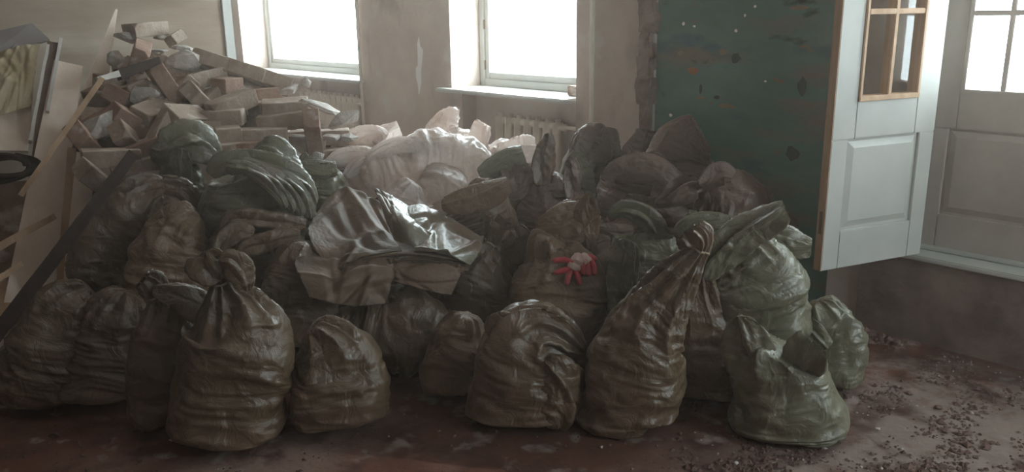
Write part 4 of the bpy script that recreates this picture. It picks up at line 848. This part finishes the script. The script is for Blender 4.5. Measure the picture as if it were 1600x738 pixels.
panel('tan board lying low at the far left edge', [(-60, 450, 4.35), (34, 436, 4.4), (24, 500, 4.1), (-60, 520, 4.02)], 4.0, M['raw_wood'], .03)
# dark coil of hose
bm = bmesh.new(); c = at(8, 262, 4.6); rt, aw, up = basis(8, 262); pp = []
for i in range(150):
    a = i/150*6.283*4.2; R1 = .075+.05*abs(math.sin(a*.23)); pp.append(rt*math.cos(a)*R1*1.15+(up*.75+aw*.4)*math.sin(a)*R1*.6+aw*(.02*i/150)+up*(.018*math.sin(i*.09)))
tube(bm, pp, .014, 8); o = link('hose_coil', mesh_of(bm), M['dark_wood'], None, True); o.location = c; tag(o, 'dark coil of thick cable hanging over scrap at the left edge', 'cable')

# ------------------------------------------------------------------ floor: stones and crumbs
M['clod'] = mat('dark_red_clod', (.11, .06, .048), .95, (.19, .12, .10), 30, .5, 60); M['clod_pale'] = mat('pale_crumb', (.42, .35, .31), .95, (.55, .48, .44), 30)
for i, (x, y, r, m, lb) in enumerate([(83, 685, .024, 'clod', 'brown clod on the dusty floor in the lower left corner'), (1372, 672, .011, 'clod_pale', 'small white stone on the floor right of the open-topped sack'), (1150, 726, .012, 'clod_pale', 'pale crumb in front of the open-topped sack'), (268, 690, .010, 'clod_pale', 'pale chip at the foot of the narrow squeezed sack'),
        (130, 712, .014, 'clod', 'small clod near the bottom edge, below the second dark sack'), (1400, 540, .03, 'clod', 'clod on the bare floor below the open door leaf'), (1594, 540, .045, 'clod_pale', 'pale lump at the right edge of the picture near the wall'), (1465, 640, .018, 'clod', 'dark clod on the sandy floor at the right'), (1540, 700, .02, 'clod', 'dark clod near the lower right corner'), (940, 700, .008, 'clod_pale', 'tiny pale chip in front of the long-necked sack')]):
    p = onfloor(x, y); me = lump_mesh(200+i, r, r*.8, r*.6, 16, r*.15, 1); o = link('stone', me, M[m]); o.location = p+Vector((0, 0, r*.4)); tag(o, lb, 'stone')
def crumbs(name, n, seed, m, area, size, label):
    rg = np.random.RandomState(seed); V = []; F = []
    for _ in range(n):
        for _t in range(20):
            x = rg.uniform(area[0], area[1]); y = rg.uniform(area[2], area[3])
            if noise.noise(Vector((x*.013, y*.02, seed))) > -.12+.35*rg.rand(): break
        p = onfloor(x, y)
        if DW-p.dot(NV) < .06: continue
        r = size*math.exp(rg.randn()*.5)
        q = rg.randn(8, 3)*.12; c = np.array([[1, 0, 0], [-1, 0, 0], [0, 1, 0], [0, -1, 0], [0, 0, .7], [0, 0, -.4]])*(1+rg.uniform(-.35, .35, (6, 1)))+q[:6]
        a = rg.rand()*6.28; R2 = np.array([[math.cos(a), -math.sin(a), 0], [math.sin(a), math.cos(a), 0], [0, 0, 1]]); c = c@R2.T*r+np.array([p.x, p.y, r*.25]); b = len(V)
        V += c.tolist(); F += [[b+i for i in f] for f in ((0, 2, 4), (2, 1, 4), (1, 3, 4), (3, 0, 4), (2, 0, 5), (1, 2, 5), (3, 1, 5), (0, 3, 5))]
    me = bpy.data.meshes.new(name); me.from_pydata(V, [], F); me.update(); tag(link(name, me, M[m]), label, 'debris', kind='stuff')
crumbs('floor_crumbs', 3600, 1, 'clod', (1060, 1640, 500, 760), .0052, 'dark crumbs of earth and rubble strewn over the right of the floor')
crumbs('pale_crumbs', 500, 2, 'clod_pale', (1060, 1640, 500, 760), .0028, 'pale plaster crumbs over the right of the floor')
crumbs('front_crumbs', 500, 3, 'clod', (-20, 1100, 640, 760), .004, 'fine red-brown crumbs along the front of the floor')
crumbs('far_crumbs', 700, 5, 'clod', (1340, 1640, 470, 540), .012, 'coarse dark debris along the foot of the door wall')
haze_o.hide_viewport = False
